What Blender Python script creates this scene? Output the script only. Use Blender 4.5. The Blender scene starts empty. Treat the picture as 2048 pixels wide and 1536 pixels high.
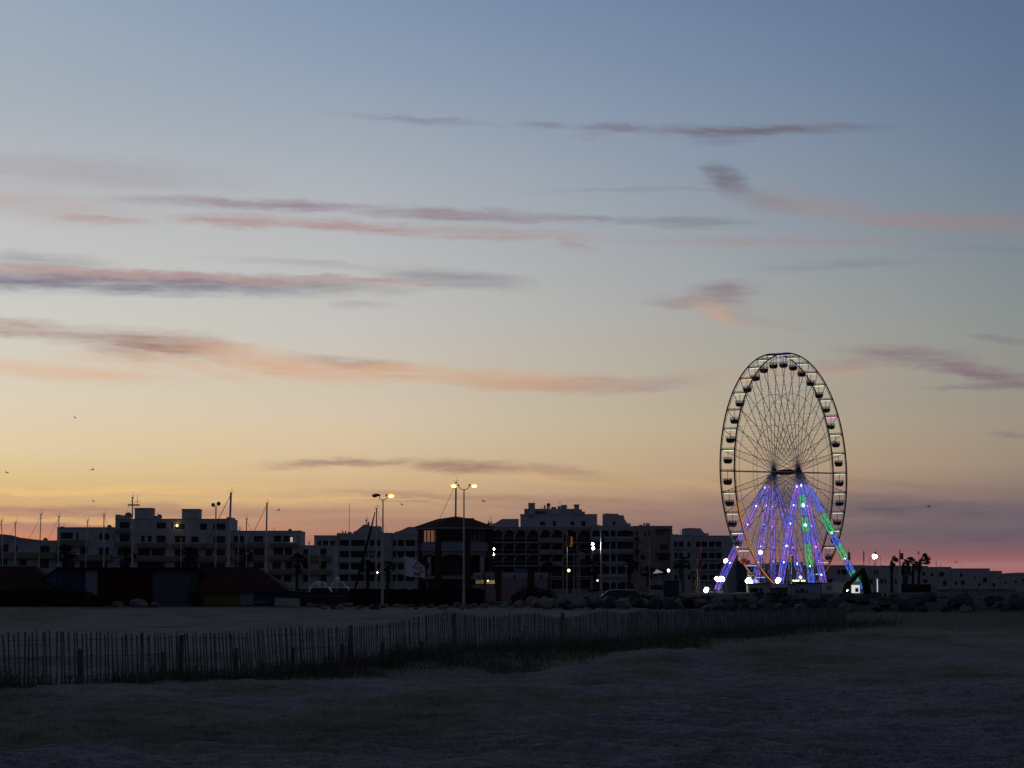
import bpy, math, random
import numpy as np
from mathutils import Vector, Matrix
random.seed(7); RNG = np.random.RandomState(11)
R = math.radians
S = bpy.context.scene
COL = S.collection

# ------------------------------------------------------------------ camera
F, H0 = 4600.0, 2.0
PITCH = math.atan(412 / F)
cp, sp = math.cos(PITCH), math.sin(PITCH)
cam = bpy.data.cameras.new("camera"); camo = bpy.data.objects.new("camera", cam); COL.objects.link(camo)
cam.sensor_width = 36; cam.lens = F / 2048 * 36; cam.clip_start = .5; cam.clip_end = 30000
camo.location = (0, 0, H0); camo.rotation_euler = (R(90) + PITCH, 0, 0)
S.camera = camo

def P(px, py, Y):
    """world point that stands at distance Y along a ray of the survey of the photograph"""
    a = (px - 1024) / F; b = (768 - py) / F
    t = Y / (cp - b * sp)
    return Vector((a * t, Y, H0 + (sp + b * cp) * t))
def UV(px, py):
    v = P(px, py, 100) - Vector((0, 0, H0)); v.normalize()
    return math.atan2(v.x, v.y) * F, math.asin(v.z) * F

def lin(c):
    return tuple((x / 255 / 12.92) if x <= 10.3 else ((x / 255 + .055) / 1.055) ** 2.4 for x in c)

# ------------------------------------------------------------------ world: dusk sky
W = bpy.data.worlds.new("World"); S.world = W; W.use_nodes = True
nt = W.node_tree; nt.nodes.clear(); N = nt.nodes; LK = nt.links.new
def val(x, sock):
    if isinstance(x, (int, float)): sock.default_value = x
    else: LK(x, sock)
def M(op, a, b=None, c=None, clamp=False):
    n = N.new('ShaderNodeMath'); n.operation = op; n.use_clamp = clamp
    val(a, n.inputs[0])
    if b is not None: val(b, n.inputs[1])
    if c is not None: val(c, n.inputs[2])
    return n.outputs[0]
def mixc(f, a, b, mode='MIX'):
    n = N.new('ShaderNodeMix'); n.data_type = 'RGBA'; n.blend_type = mode
    val(f, n.inputs[0])
    for s, v in ((n.inputs[6], a), (n.inputs[7], b)):
        if isinstance(v, tuple): s.default_value = (*v[:3], 1)
        else: LK(v, s)
    return n.outputs[2]
def mrange(v, a, b, c=0., d=1., smooth=False):
    n = N.new('ShaderNodeMapRange'); n.interpolation_type = 'SMOOTHSTEP' if smooth else 'LINEAR'
    val(v, n.inputs[0])
    for i, q in enumerate((a, b, c, d)): n.inputs[i + 1].default_value = q
    return n.outputs[0]
tc = N.new('ShaderNodeTexCoord'); sx = N.new('ShaderNodeSeparateXYZ'); LK(tc.outputs['Generated'], sx.inputs[0])
U = M('MULTIPLY', M('ARCTAN2', sx.outputs[0], sx.outputs[1]), F)
V = M('MULTIPLY', M('ARCSINE', sx.outputs[2]), F)
VT = 1250.
vf = M('DIVIDE', V, VT, clamp=True)
def ramp(px, stops):
    n = N.new('ShaderNodeValToRGB'); LK(vf, n.inputs[0]); cr = n.color_ramp
    st = sorted((max(0, UV(px, y)[1] / VT), c) for y, c in stops)
    while len(cr.elements) < len(st): cr.elements.new(.5)
    for e, (p, c) in zip(cr.elements, st): e.position = min(1, p); e.color = (*lin(c), 1)
    return n.outputs[0]
r0 = ramp(20, [(0, (153, 168, 185)), (140, (162, 173, 185)), (250, (171, 178, 186)), (430, (190, 192, 192)), (619, (205, 204, 196)), (710, (213, 205, 190)), (804, (222, 206, 182)), (900, (225, 203, 163)), (955, (222, 193, 140)), (1010, (213, 171, 120)), (1045, (203, 148, 114)), (1075, (206, 134, 102)), (1120, (190, 105, 80))])
r1 = ramp(690, [(0, (130, 150, 177)), (150, (145, 160, 180)), (304, (164, 173, 183)), (450, (181, 184, 188)), (644, (197, 194, 188)), (750, (206, 196, 178)), (854, (214, 196, 168)), (945, (214, 186, 144)), (1000, (205, 167, 128)), (1052, (180, 136, 112)), (1085, (172, 118, 106)), (1130, (165, 100, 95))])
r2 = ramp(1410, [(0, (110, 130, 160)), (150, (122, 140, 165)), (314, (138, 151, 169)), (440, (150, 159, 168)), (544, (160, 165, 168)), (650, (170, 168, 162)), (750, (178, 169, 154)), (854, (186, 170, 144)), (940, (188, 160, 130)), (1000, (170, 138, 118)), (1050, (140, 115, 110)), (1085, (128, 103, 104)), (1110, (145, 100, 98)), (1140, (165, 100, 95))])
r3 = ramp(2030, [(0, (92, 113, 144)), (170, (101, 120, 146)), (334, (114, 130, 148)), (480, (126, 137, 146)), (624, (137, 144, 143)), (740, (148, 146, 138)), (850, (157, 144, 129)), (924, (156, 138, 120)), (1010, (126, 109, 110)), (1060, (112, 98, 106)), (1100, (126, 94, 101)), (1130, (165, 100, 102)), (1160, (170, 98, 98))])
u0, u1, u2, u3 = [UV(x, 600)[0] for x in (20, 690, 1410, 2030)]
base = mixc(mrange(U, u0, u1), r0, r1)
base = mixc(mrange(U, u1, u2), base, r2)
base = mixc(mrange(U, u2, u3), base, r3)
# wind drawn clouds
def noise(su, sv, w, detail=4., rough=.55):
    cb = N.new('ShaderNodeCombineXYZ'); LK(M('DIVIDE', U, su), cb.inputs[0]); LK(M('DIVIDE', V, sv), cb.inputs[1]); cb.inputs[2].default_value = w
    n = N.new('ShaderNodeTexNoise'); n.inputs['Scale'].default_value = 1; n.inputs['Detail'].default_value = detail; n.inputs['Roughness'].default_value = rough
    LK(cb.outputs[0], n.inputs['Vector']); return n.outputs['Fac']
n1 = noise(260, 60, 3.1, 3.); n2 = noise(75, 15, 8.2, 7., .68); n3 = noise(150, 45, 5.7, 4., .6); n4 = noise(330, 9, 1.3, 3., .5); n5 = noise(120, 13, 6.6, 6., .65)
Vw = M('ADD', V, M('ADD', M('MULTIPLY', M('SUBTRACT', n1, .5), 26.), M('MULTIPLY', M('SUBTRACT', n2, .5), 30.)))
Uw = M('ADD', U, M('MULTIPLY', M('SUBTRACT', n3, .5), 170.))
g = bpy.data.node_groups.new("cloud_streak", 'ShaderNodeTree')
for nm in ('U', 'V', 'cU', 'cV', 'iL', 'iTup', 'iTdn', 'slope', 'op'): g.interface.new_socket(nm, in_out='INPUT', socket_type='NodeSocketFloat')
g.interface.new_socket('mask', in_out='OUTPUT', socket_type='NodeSocketFloat')
gi = g.nodes.new('NodeGroupInput'); go = g.nodes.new('NodeGroupOutput')
def GM(op, *a):
    n = g.nodes.new('ShaderNodeMath'); n.operation = op
    for i, x in enumerate(a):
        if isinstance(x, (int, float)): n.inputs[i].default_value = x
        else: g.links.new(x, n.inputs[i])
    return n.outputs[0]
I = {s.name: s for s in gi.outputs}
du = GM('SUBTRACT', I['U'], I['cU'])
dv = GM('SUBTRACT', GM('SUBTRACT', I['V'], I['cV']), GM('MULTIPLY', I['slope'], du))
p_ = GM('MULTIPLY', du, I['iL'])
q_ = GM('MAXIMUM', GM('MULTIPLY', dv, I['iTup']), GM('MULTIPLY', dv, GM('MULTIPLY', I['iTdn'], -1.)))
r_ = GM('SQRT', GM('ADD', GM('MULTIPLY', p_, p_), GM('MULTIPLY', q_, q_)))
mr = g.nodes.new('ShaderNodeMapRange'); mr.interpolation_type = 'SMOOTHSTEP'
g.links.new(r_, mr.inputs[0]); mr.inputs[1].default_value = 1.25; mr.inputs[2].default_value = .15
g.links.new(GM('MULTIPLY', mr.outputs[0], I['op']), go.inputs[0])
def streak(cx, cy, L, tu, td, slope, op):
    n = N.new('ShaderNodeGroup'); n.node_tree = g
    LK(Uw, n.inputs['U']); LK(Vw, n.inputs['V'])
    u, v = UV(cx, cy)
    tu *= 1.32; td *= 1.28; op = min(.98, op * 1.12)
    for k, x in (('cU', u), ('cV', v), ('iL', 1 / L), ('iTup', 1 / tu), ('iTdn', 1 / td), ('slope', -slope), ('op', op)): n.inputs[k].default_value = x
    return n.outputs[0]
CL = {
 'mauve': ((126, 124, 138), [(1230, 256, 120, 10, 9, .02, .75), (1500, 260, 270, 10, 9, .01, .95), (1350, 258, 60, 11, 12, 0, .5), (1450, 276, 70, 10, 12, 0, .3), (1180, 268, 50, 7, 7, 0, .3), (1075, 251, 55, 7, 7, 0, .45), (840, 240, 180, 7, 7, .06, .35),
   (1450, 362, 55, 30, 30, .15, .75), (1500, 392, 120, 16, 16, .28, .3), (1370, 442, 160, 10, 9, .03, .4), (1250, 443, 230, 6, 6, .07, .35), (240, 566, 560, 17, 22, .0, .85), (300, 558, 480, 12, 10, .02, .5), (60, 520, 180, 16, 14, .0, .4), (905, 556, 170, 18, 18, .08, .5), (1300, 380, 300, 5, 5, .01, .2), (720, 606, 60, 8, 8, 0, .2),
   (650, 530, 260, 6, 6, .05, .2), (1690, 530, 200, 9, 8, -.02, .22), (1950, 770, 120, 5, 5, 0, .45), (2010, 868, 70, 6, 6, .1, .4), (2000, 680, 90, 8, 8, .1, .3)]),
 'plum': ((150, 128, 138), [(150, 552, 640, 16, 12, .02, .55), (1445, 600, 60, 20, 14, 0, .4), (520, 411, 320, 12, 11, .035, .65), (900, 430, 330, 12, 11, .045, .65), (310, 400, 130, 9, 9, 0, .3), (150, 345, 380, 30, 26, .03, .25), (1455, 588, 90, 24, 18, -.1, .65), (1380, 604, 120, 12, 10, .0, .5), (1820, 712, 150, 17, 15, .05, .6), (1950, 748, 150, 18, 14, .22, .75), (2030, 500, 200, 8, 8, .05, .2)]),
 'brown': ((158, 122, 114), [(50, 657, 130, 14, 12, .1, .6), (330, 692, 190, 26, 20, .10, .85), (180, 672, 230, 16, 18, .12, .55), (20, 660, 120, 14, 14, .05, .5), (250, 705, 90, 16, 14, .1, .5), (700, 722, 130, 12, 10, .06, .55), (680, 927, 190, 10, 9, -.05, .65), (930, 934, 160, 16, 14, .03, .75), (1120, 947, 220, 13, 12, .13, .4), (250, 1024, 620, 11, 10, .0, .62), (50, 1056, 350, 10, 9, 0, .5),
   (1060, 1000, 420, 10, 9, .035, .45), (850, 988, 250, 6, 5, .02, .35), (1200, 1022, 420, 14, 12, .05, .42), (700, 1046, 380, 9, 8, .02, .3), (1300, 1048, 360, 16, 14, .04, .4), (1100, 770, 220, 12, 10, .03, .35), (790, 1004, 90, 3, 3, 0, .7), (1850, 975, 330, 10, 10, .07, .3)]),
 'slate': ((104, 96, 110), [(1800, 1018, 420, 26, 24, .05, .55), (1900, 1068, 420, 22, 20, .03, .35)]),
 'pink': ((180, 152, 150), [(190, 437, 120, 9, 8, .04, .7), (480, 445, 150, 15, 10, .03, .9), (700, 455, 260, 12, 10, .05, .75), (950, 468, 300, 14, 12, .04, .5), (1140, 488, 50, 14, 12, .3, .4), (250, 548, 560, 10, 6, .03, .85), (700, 560, 220, 6, 6, .04, .7), (1540, 482, 340, 10, 9, .02, .35), (60, 410, 300, 34, 28, .05, .35),
   (1640, 415, 230, 24, 22, .16, .34), (1900, 446, 280, 22, 20, .07, .5), (1290, 770, 150, 18, 14, -.12, .6), (1180, 772, 170, 16, 14, .02, .5), (1690, 735, 130, 15, 12, -.04, .55), (1500, 635, 110, 16, 12, .3, .3), (1980, 1128, 400, 9, 9, 0, .4)]),
 'orange': ((220, 178, 146), [(545, 728, 230, 24, 22, .17, .8), (780, 745, 260, 20, 16, .07, .9), (1010, 762, 260, 22, 16, .06, .7), (120, 742, 300, 15, 18, .06, .5), (1580, 748, 260, 14, 14, .02, .35), (400, 735, 180, 16, 14, .2, .5), (1440, 628, 100, 14, 12, .28, .5), (230, 722, 120, 12, 12, .1, .4)]),
 'gold': ((240, 200, 128), [(80, 982, 420, 9, 8, .0, .55), (350, 975, 330, 6, 6, 0, .4), (600, 1000, 420, 6, 6, .0, .35), (150, 1042, 420, 8, 7, 0, .3), (300, 870, 700, 8, 8, -.03, .2), (1250, 965, 420, 12, 12, .05, .25)]),
}
dim = mrange(U, u0, u3, 1.02, .70)
fib = M('MULTIPLY', mrange(n4, .25, .7, .75, 1.1), mrange(n5, .3, .66, .58, 1.2))
for k, (c, lst) in CL.items():
    acc = None
    for s in lst:
        o = streak(*s); acc = o if acc is None else M('MAXIMUM', acc, o)
    acc = M('MULTIPLY', acc, fib, clamp=True)
    dn = N.new('ShaderNodeVectorMath'); dn.operation = 'SCALE'; dn.inputs[0].default_value = lin(c); LK(dim, dn.inputs['Scale'])
    base = mixc(acc, base, dn.outputs[0])
# the glow dies away towards the zenith and round to the east
fe = mrange(V, 14.5 / 57.3 * F, 42 / 57.3 * F, 1., 0., True)
fa = M('MULTIPLY', mrange(U, 13.5 / 57.3 * F, 60 / 57.3 * F, 1., 0., True), mrange(U, -75 / 57.3 * F, -22 / 57.3 * F, 0., 1., True))
hi = mixc(mrange(V, 0, 1.2 * F), (.042, .045, .068), (.032, .044, .077))
base = mixc(M('MULTIPLY', fe, fa), hi, base)
bg = N.new('ShaderNodeBackground'); LK(base, bg.inputs[0]); bg.inputs[1].default_value = 1.0
wo = N.new('ShaderNodeOutputWorld'); LK(bg.outputs[0], wo.inputs[0])
W.cycles.sampling_method = 'MANUAL'; W.cycles.sample_map_resolution = 512
S.view_settings.view_transform = 'Standard'; S.view_settings.look = 'None'; S.view_settings.exposure = 0; S.view_settings.gamma = 1
S.cycles.max_bounces = 4; S.cycles.diffuse_bounces = 2; S.cycles.glossy_bounces = 2; S.cycles.transparent_max_bounces = 8
S.cycles.caustics_reflective = False; S.cycles.caustics_refractive = False; S.cycles.sample_clamp_indirect = 2.0

# ------------------------------------------------------------------ noise and terrain
def vnoise(x, y, seed=0):
    xi = np.floor(x).astype(np.int64); yi = np.floor(y).astype(np.int64); xf = x - xi; yf = y - yi
    def h(a, b):
        n = (a * 374761393 + b * 668265263 + seed * 1442695041) & 0xffffffff
        n = ((n ^ (n >> 13)) * 1274126177) & 0xffffffff
        return ((n ^ (n >> 16)) & 0xffff) / 65535.
    u = xf * xf * (3 - 2 * xf); v = yf * yf * (3 - 2 * yf)
    return (h(xi, yi) * (1 - u) + h(xi + 1, yi) * u) * (1 - v) + (h(xi, yi + 1) * (1 - u) + h(xi + 1, yi + 1) * u) * v - .5
def fbm(x, y, seed=0, oc=3):
    r = 0; a = 1.
    for i in range(oc): r = r + a * vnoise(x * 2 ** i, y * 2 ** i, seed + i); a *= .5
    return r
def g2(x, y, cx, cy, sx_, sy_): return np.exp(-((x - cx) / sx_) ** 2 - ((y - cy) / sy_) ** 2)
def sstep(x, a, b):
    t = np.clip((x - a) / (b - a), 0, 1); return t * t * (3 - 2 * t)
FP = [(-90, 47.0), (0, 48), (250, 51), (500, 55), (700, 59.5), (900, 65), (1000, 70), (1120, 77), (1250, 86), (1450, 112), (1600, 140), (1690, 165)]
FX = [((px - 1024) / F * d, d) for px, d in FP]
FT = [1266, 1266, 1264, 1263, 1250, 1228, 1229, 1232, 1222, 1220, 1217, 1216]
FZ = [P(px, t_, d).z - 1.13 for (px, d), t_ in zip(FP, FT)]
def fence_z(x, y):
    x = np.asarray(x, float); y = np.asarray(y, float); best = np.full(x.shape, 1e9); z = np.zeros(x.shape)
    for (ax, ay), (bx, by), z0, z1 in zip(FX[:-1], FX[1:], FZ[:-1], FZ[1:]):
        dx, dy = bx - ax, by - ay; L = dx * dx + dy * dy
        t = np.clip(((x - ax) * dx + (y - ay) * dy) / L, 0, 1); d = np.hypot(x - ax - t * dx, y - ay - t * dy)
        z = np.where(d < best, z0 + (z1 - z0) * t, z); best = np.minimum(best, d)
    return z
def fence_dist(x, y):
    x = np.asarray(x, float); y = np.asarray(y, float); best = np.full(x.shape, 1e9); side = np.zeros(x.shape)
    for (ax, ay), (bx, by) in zip(FX[:-1], FX[1:]):
        dx, dy = bx - ax, by - ay; L = dx * dx + dy * dy
        t = np.clip(((x - ax) * dx + (y - ay) * dy) / L, 0, 1)
        d = np.hypot(x - ax - t * dx, y - ay - t * dy)
        s = (x - ax) * dy - (y - ay) * dx          # >0 on the camera's side
        side = np.where(d < best, s, side); best = np.minimum(best, d)
    return best, side
PY = [-1000, 0, 60, 100, 140, 165, 200, 215, 260, 400, 20000]; PZ = [0, 0, 0, -.05, -.25, -.2, .4, .55, .85, 1.5, 1.5]
def terr(x, y, fine=False):
    x = np.asarray(x, float); y = np.asarray(y, float)
    z = np.interp(y, PY, PZ)
    near = 1 - sstep(y, 120, 200)
    z = z + near * (.16 * fbm(x / 7., y / 9., 3) + .07 * fbm(x / 1.8, y / 2.6, 9, 3))
    z = z + .22 * g2(x, y, -.4, 70, 4, 6) + .10 * g2(x, y, -9, 47, 4, 2.5)
    d, s = fence_dist(x, y)
    # dune shoulder right of the fence
    z = z + .42 * g2(x, y, 4.2, 62, 2.2, 5) + .2 * g2(x, y, 2.0, 55, 1.6, 3) + .25 * g2(x, y, 11, 84, 6, 12)
    wf = np.exp(-(d / (1.6 + y * .02)) ** 2); z = z * (1 - wf) + (fence_z(x, y) + .05 * fbm(x / 1.5, y / 2., 63)) * wf
    # harbour basin
    z = z - 2.4 * sstep(y, 262, 268) * (1 - sstep(y, 352, 358)) * sstep(x, -120, -112) * (1 - sstep(x, -13, -8))
    if fine:
        f2 = 1 - sstep(y, 60, 120)
        z = z + f2 * (.078 * fbm(x / .5, y / .42, 21, 3) + .012 * fbm(x / .16, y / .2, 31, 2))
        rip = np.sin((y * 7.5 + x * 1.6) + 5 * fbm(x / 1.4, y / 1.2, 41, 3))
        z = z + f2 * (.045 + .035 * (1 - sstep(y, 30, 46))) * rip * (.4 + .6 * sstep(fbm(x / 3, y / 3, 51, 2), -.3, .3))
    return z
def T(x, y): return float(terr(np.array([x]), np.array([y]))[0])

# ------------------------------------------------------------------ materials
MATS = {}
def mat(name, col, rough=.8, var=.18, scale=3., bump=0., metal=0., bscale=None, alpha=None):
    if name in MATS: return MATS[name]
    m = bpy.data.materials.new(name); m.use_nodes = True; t = m.node_tree; b = t.nodes['Principled BSDF']
    tcn = t.nodes.new('ShaderNodeTexCoord'); nz = t.nodes.new('ShaderNodeTexNoise'); nz.inputs['Scale'].default_value = scale; nz.inputs['Detail'].default_value = 5
    t.links.new(tcn.outputs['Object'], nz.inputs['Vector'])
    cr = t.nodes.new('ShaderNodeValToRGB'); cr.color_ramp.elements[0].position = .3; cr.color_ramp.elements[1].position = .7
    cr.color_ramp.elements[0].color = (*[c * (1 - var) for c in col], 1); cr.color_ramp.elements[1].color = (*[min(1, c * (1 + var)) for c in col], 1)
    t.links.new(nz.outputs['Fac'], cr.inputs[0]); t.links.new(cr.outputs[0], b.inputs['Base Color'])
    b.inputs['Roughness'].default_value = rough; b.inputs['Metallic'].default_value = metal
    b.inputs['Specular IOR Level'].default_value = .25
    if bump:
        n2_ = t.nodes.new('ShaderNodeTexNoise'); n2_.inputs['Scale'].default_value = bscale or scale * 6; t.links.new(tcn.outputs['Object'], n2_.inputs['Vector'])
        bp = t.nodes.new('ShaderNodeBump'); bp.inputs['Strength'].default_value = bump; t.links.new(n2_.outputs['Fac'], bp.inputs['Height']); t.links.new(bp.outputs[0], b.inputs['Normal'])
    MATS[name] = m; return m
def emit(name, col, st, var=None, scale=1.):
    if name in MATS: return MATS[name]
    m = bpy.data.materials.new(name); m.use_nodes = True; t = m.node_tree; t.nodes.clear()
    e = t.nodes.new('ShaderNodeEmission'); o = t.nodes.new('ShaderNodeOutputMaterial'); e.inputs[0].default_value = (*col, 1); e.inputs[1].default_value = st
    if var:
        tcn = t.nodes.new('ShaderNodeTexCoord'); nz = t.nodes.new('ShaderNodeTexNoise'); nz.inputs['Scale'].default_value = scale
        t.links.new(tcn.outputs['Object'], nz.inputs['Vector']); cr = t.nodes.new('ShaderNodeValToRGB')
        cr.color_ramp.elements[0].position = .42; cr.color_ramp.elements[1].position = .58
        cr.color_ramp.elements[0].color = (*col, 1); cr.color_ramp.elements[1].color = (*var, 1)
        t.links.new(nz.outputs['Fac'], cr.inputs[0]); t.links.new(cr.outputs[0], e.inputs[0])
    t.links.new(e.outputs[0], o.inputs[0]); MATS[name] = m; return m

m_white = mat('white render', (.52, .53, .52), .9, .10, .6, .1)
m_white2 = mat('cream render', (.50, .485, .46), .9, .10, .6, .1)
m_beige = mat('beige balcony render', (.30, .25, .19), .9, .12, .8)
m_ochre = mat('ochre render', (.44, .33, .28), .9, .14, .7)
m_band = mat('grey white concrete', (.45, .45, .44), .85, .08, 1.)
m_glass = mat('dark window glass', (.045, .052, .06), .3, .3, .4)
m_frame = mat('window frame', (.20, .20, .21), .6)
m_dark = mat('dark metal', (.03, .03, .035), .5)
m_alu = mat('mast aluminium', (.62, .63, .66), .38, .1, 2., 0, .85)
m_pole = mat('galvanised steel', (.45, .44, .42), .45, .1, 2., 0, .7)
m_steel = mat('white painted steel', (.55, .56, .60), .45, .06)
m_rim = mat('grey painted steel', (.13, .13, .15), .5, .08)
m_brick = mat('red brick', (.11, .042, .042), .9, .2, 3.)
m_pinkw = mat('pink render', (.40, .27, .27), .9, .1, 1.)
m_red = mat('dark red boards', (.065, .014, .016), .85, .2, 2.)
m_blue = mat('dark blue boards', (.045, .065, .12), .85, .12, 2.)
m_gblue = mat('grey blue boards', (.10, .125, .16), .85, .12, 2.)
m_green = mat('green boards', (.04, .10, .045), .85, .12, 2.)
m_lblue = mat('pale door paint', (.28, .32, .36), .8, .1, 2.)
m_yellow = mat('ochre boards', (.20, .16, .07), .85, .12, 2.)
m_fenced = mat('dark brown boards', (.035, .024, .022), .9, .2, 2.)
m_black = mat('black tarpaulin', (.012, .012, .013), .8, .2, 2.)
m_leaf = mat('dark foliage', (.028, .036, .020), .9, .35, 1.5)
m_palm = mat('palm frond', (.03, .036, .024), .85, .3, 1.5)
m_trunk = mat('palm trunk', (.06, .05, .04), .95, .3, 3.)
m_grass = mat('dune grass', (.40, .42, .30), .95, .4, .35)
m_marram = mat('dry tall grass', (.11, .105, .07), .95, .4, .5)
m_wood = mat('weathered chestnut pale', (.18, .18, .195), .9, .55, 2.4)
m_post = mat('wooden post', (.13, .13, .125), .95, .25, 4.)
m_wire = mat('fence wire', (.05, .05, .055), .5, .1)
m_rock = mat('grey boulder', (.22, .21, .20), .95, .3, 1.3, .6, 0, 5.)
m_rock2 = mat('dark boulder', (.075, .08, .09), .95, .3, 1.3, .6, 0, 5.)
m_water = mat('harbour water', (.02, .03, .04), .1, .1, .2, .2, 0, 1.)
m_boat = mat('boat gelcoat', (.8, .82, .82), .3, .04)
m_cloth = mat('white flag cloth', (.85, .82, .9), .9, .06)
m_carroof = mat('pale car paint', (.8, .82, .84), .16, .03, 3., 0, .9)
m_carbody = mat('dark blue car paint', (.05, .06, .08), .25, .05)
m_tyre = mat('tyre rubber', (.02, .02, .02), .9)
m_yellowp = mat('excavator yellow paint', (.16, .09, .02), .55, .25, 2.)
m_skin = mat('skin', (.35, .22, .17), .7, .05)
m_darkcl = mat('dark clothing', (.02, .02, .025), .9, .2)
m_redcl = mat('red clothing', (.25, .02, .02), .9, .1)

# tiles: rows of barrel tiles as a wave
def tile_mat():
    m = mat('red roof tiles', (.085, .03, .028), .9, .3, 2.)
    t = m.node_tree; b = t.nodes['Principled BSDF']; tcn = t.nodes['Texture Coordinate']
    w = t.nodes.new('ShaderNodeTexWave'); w.inputs['Scale'].default_value = 1.3; w.bands_direction = 'X'; w.inputs['Distortion'].default_value = .6
    t.links.new(tcn.outputs['Object'], w.inputs['Vector']); bp = t.nodes.new('ShaderNodeBump'); bp.inputs['Strength'].default_value = 1; bp.inputs['Distance'].default_value = .12
    t.links.new(w.outputs['Fac'], bp.inputs['Height']); t.links.new(bp.outputs[0], b.inputs['Normal'])
    mx = t.nodes.new('ShaderNodeMix'); mx.data_type = 'RGBA'; mx.blend_type = 'MULTIPLY'; mx.inputs[0].default_value = 1
    cr = [n for n in t.nodes if n.type == 'VALTORGB'][0]
    w2 = t.nodes.new('ShaderNodeTexWave'); w2.inputs['Scale'].default_value = .8; w2.bands_direction = 'Z'; w2.inputs['Distortion'].default_value = 1.
    t.links.new(tcn.outputs['Object'], w2.inputs['Vector']); mr2 = t.nodes.new('ShaderNodeMapRange'); mr2.inputs[3].default_value = .5; mr2.inputs[4].default_value = 1.2
    t.links.new(w2.outputs['Fac'], mr2.inputs[0]); t.links.new(cr.outputs[0], mx.inputs[6]); t.links.new(mr2.outputs[0], mx.inputs[7]); t.links.new(mx.outputs[2], b.inputs['Base Color'])
    return m
m_tile = tile_mat()

# ------------------------------------------------------------------ mesh helpers
class MB:
    def __init__(s): s.v = []; s.f = []; s.m = []; s.cur = 0
    def add(s, vs, fs):
        o = len(s.v); s.v += [tuple(v) for v in vs]; s.f += [tuple(i + o for i in f) for f in fs]; s.m += [s.cur] * len(fs)
    def box(s, a, b):
        x0, y0, z0 = a; x1, y1, z1 = b
        s.add([(x0, y0, z0), (x1, y0, z0), (x1, y1, z0), (x0, y1, z0), (x0, y0, z1), (x1, y0, z1), (x1, y1, z1), (x0, y1, z1)],
              [(0, 3, 2, 1), (4, 5, 6, 7), (0, 1, 5, 4), (1, 2, 6, 5), (2, 3, 7, 6), (3, 0, 4, 7)])
    def obox(s, o, ax, ay, az):
        """box from corner o along three edge vectors"""
        o, ax, ay, az = map(Vector, (o, ax, ay, az))
        s.add([o, o + ax, o + ax + ay, o + ay, o + az, o + ax + az, o + ax + ay + az, o + ay + az],
              [(0, 3, 2, 1), (4, 5, 6, 7), (0, 1, 5, 4), (1, 2, 6, 5), (2, 3, 7, 6), (3, 0, 4, 7)])
    def quad(s, a, b, c, d): s.add([a, b, c, d], [(0, 1, 2, 3)])
    def tube(s, pts, r, n=6, cap=True):
        pts = [Vector(p) for p in pts]; rs = r if isinstance(r, (list, tuple)) else [r] * len(pts)
        vs = []; prev = None
        for i, p in enumerate(pts):
            d = (pts[min(i + 1, len(pts) - 1)] - pts[max(i - 1, 0)]).normalized()
            ref = Vector((0, 0, 1)) if abs(d.z) < .9 else Vector((1, 0, 0))
            a = d.cross(ref).normalized() if prev is None else (prev - d * prev.dot(d)).normalized(); prev = a
            b = d.cross(a)
            for k in range(n):
                t = 2 * math.pi * (k + .5) / n; vs.append(p + (a * math.cos(t) + b * math.sin(t)) * rs[i])
        fs = []
        for i in range(len(pts) - 1):
            for k in range(n):
                k2 = (k + 1) % n; fs.append((i * n + k, i * n + k2, (i + 1) * n + k2, (i + 1) * n + k))
        if cap: fs.append(tuple(range(n))[::-1]); fs.append(tuple((len(pts) - 1) * n + k for k in range(n)))
        s.add(vs, fs)
    def lathe(s, c, prof, n=14, sx_=1, sy_=1):
        c = Vector(c); vs = []; fs = []
        for r, z in prof:
            for k in range(n):
                t = 2 * math.pi * k / n; vs.append(c + Vector((r * math.cos(t) * sx_, r * math.sin(t) * sy_, z)))
        for i in range(len(prof) - 1):
            for k in range(n):
                k2 = (k + 1) % n; fs.append((i * n + k, i * n + k2, (i + 1) * n + k2, (i + 1) * n + k))
        fs.append(tuple(range(n))[::-1]); fs.append(tuple((len(prof) - 1) * n + k for k in range(n)))
        s.add(vs, fs)
    def ball(s, c, r, n=10, m=6, sc=(1, 1, 1)):
        prof = [(max(.02, math.sin(math.pi * i / m)) * r, -math.cos(math.pi * i / m) * r * sc[2]) for i in range(m + 1)]
        s.lathe(c, prof, n, sc[0], sc[1])
    def prism(s, poly, y0, y1):
        """poly = [(x, z)] counter clockwise seen from -y; extruded from y0 to y1"""
        n = len(poly)
        s.add([(x, y0, z) for x, z in poly] + [(x, y1, z) for x, z in poly],
              [tuple(range(n)), tuple(range(2 * n - 1, n - 1, -1))] + [(i, i + n, (i + 1) % n + n, (i + 1) % n) for i in range(n)])
    def build(s, name, mats, parent=None, org=None, smooth=False, label=None):
        me = bpy.data.meshes.new(name)
        if org is None: org = parent.location if parent is not None and parent.parent is None else Vector((0, 0, 0))
        o3 = Vector(org)
        me.from_pydata([(v[0] - o3.x, v[1] - o3.y, v[2] - o3.z) for v in s.v], [], s.f)
        for m in (mats if isinstance(mats, (list, tuple)) else [mats]): me.materials.append(m)
        if max(s.m, default=0): me.polygons.foreach_set('material_index', s.m)
        if smooth: me.polygons.foreach_set('use_smooth', [True] * len(me.polygons))
        ob = bpy.data.objects.new(name, me); COL.objects.link(ob)
        if parent is not None: ob.parent = parent
        else: ob.location = o3
        if label: ob['label'] = label
        return ob
def tag(o, label, cat, group=None):
    o['label'] = label; o['category'] = cat
    if group: o['group'] = group
    return o
def thing(name, label, cat, loc, group=None, rz=0):
    o = bpy.data.objects.new(name, None); COL.objects.link(o); o.location = loc; o.rotation_euler = (0, 0, rz); o.empty_display_size = .5
    return tag(o, label, cat, group)
def structure(o): o['kind'] = 'structure'; return o
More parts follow.
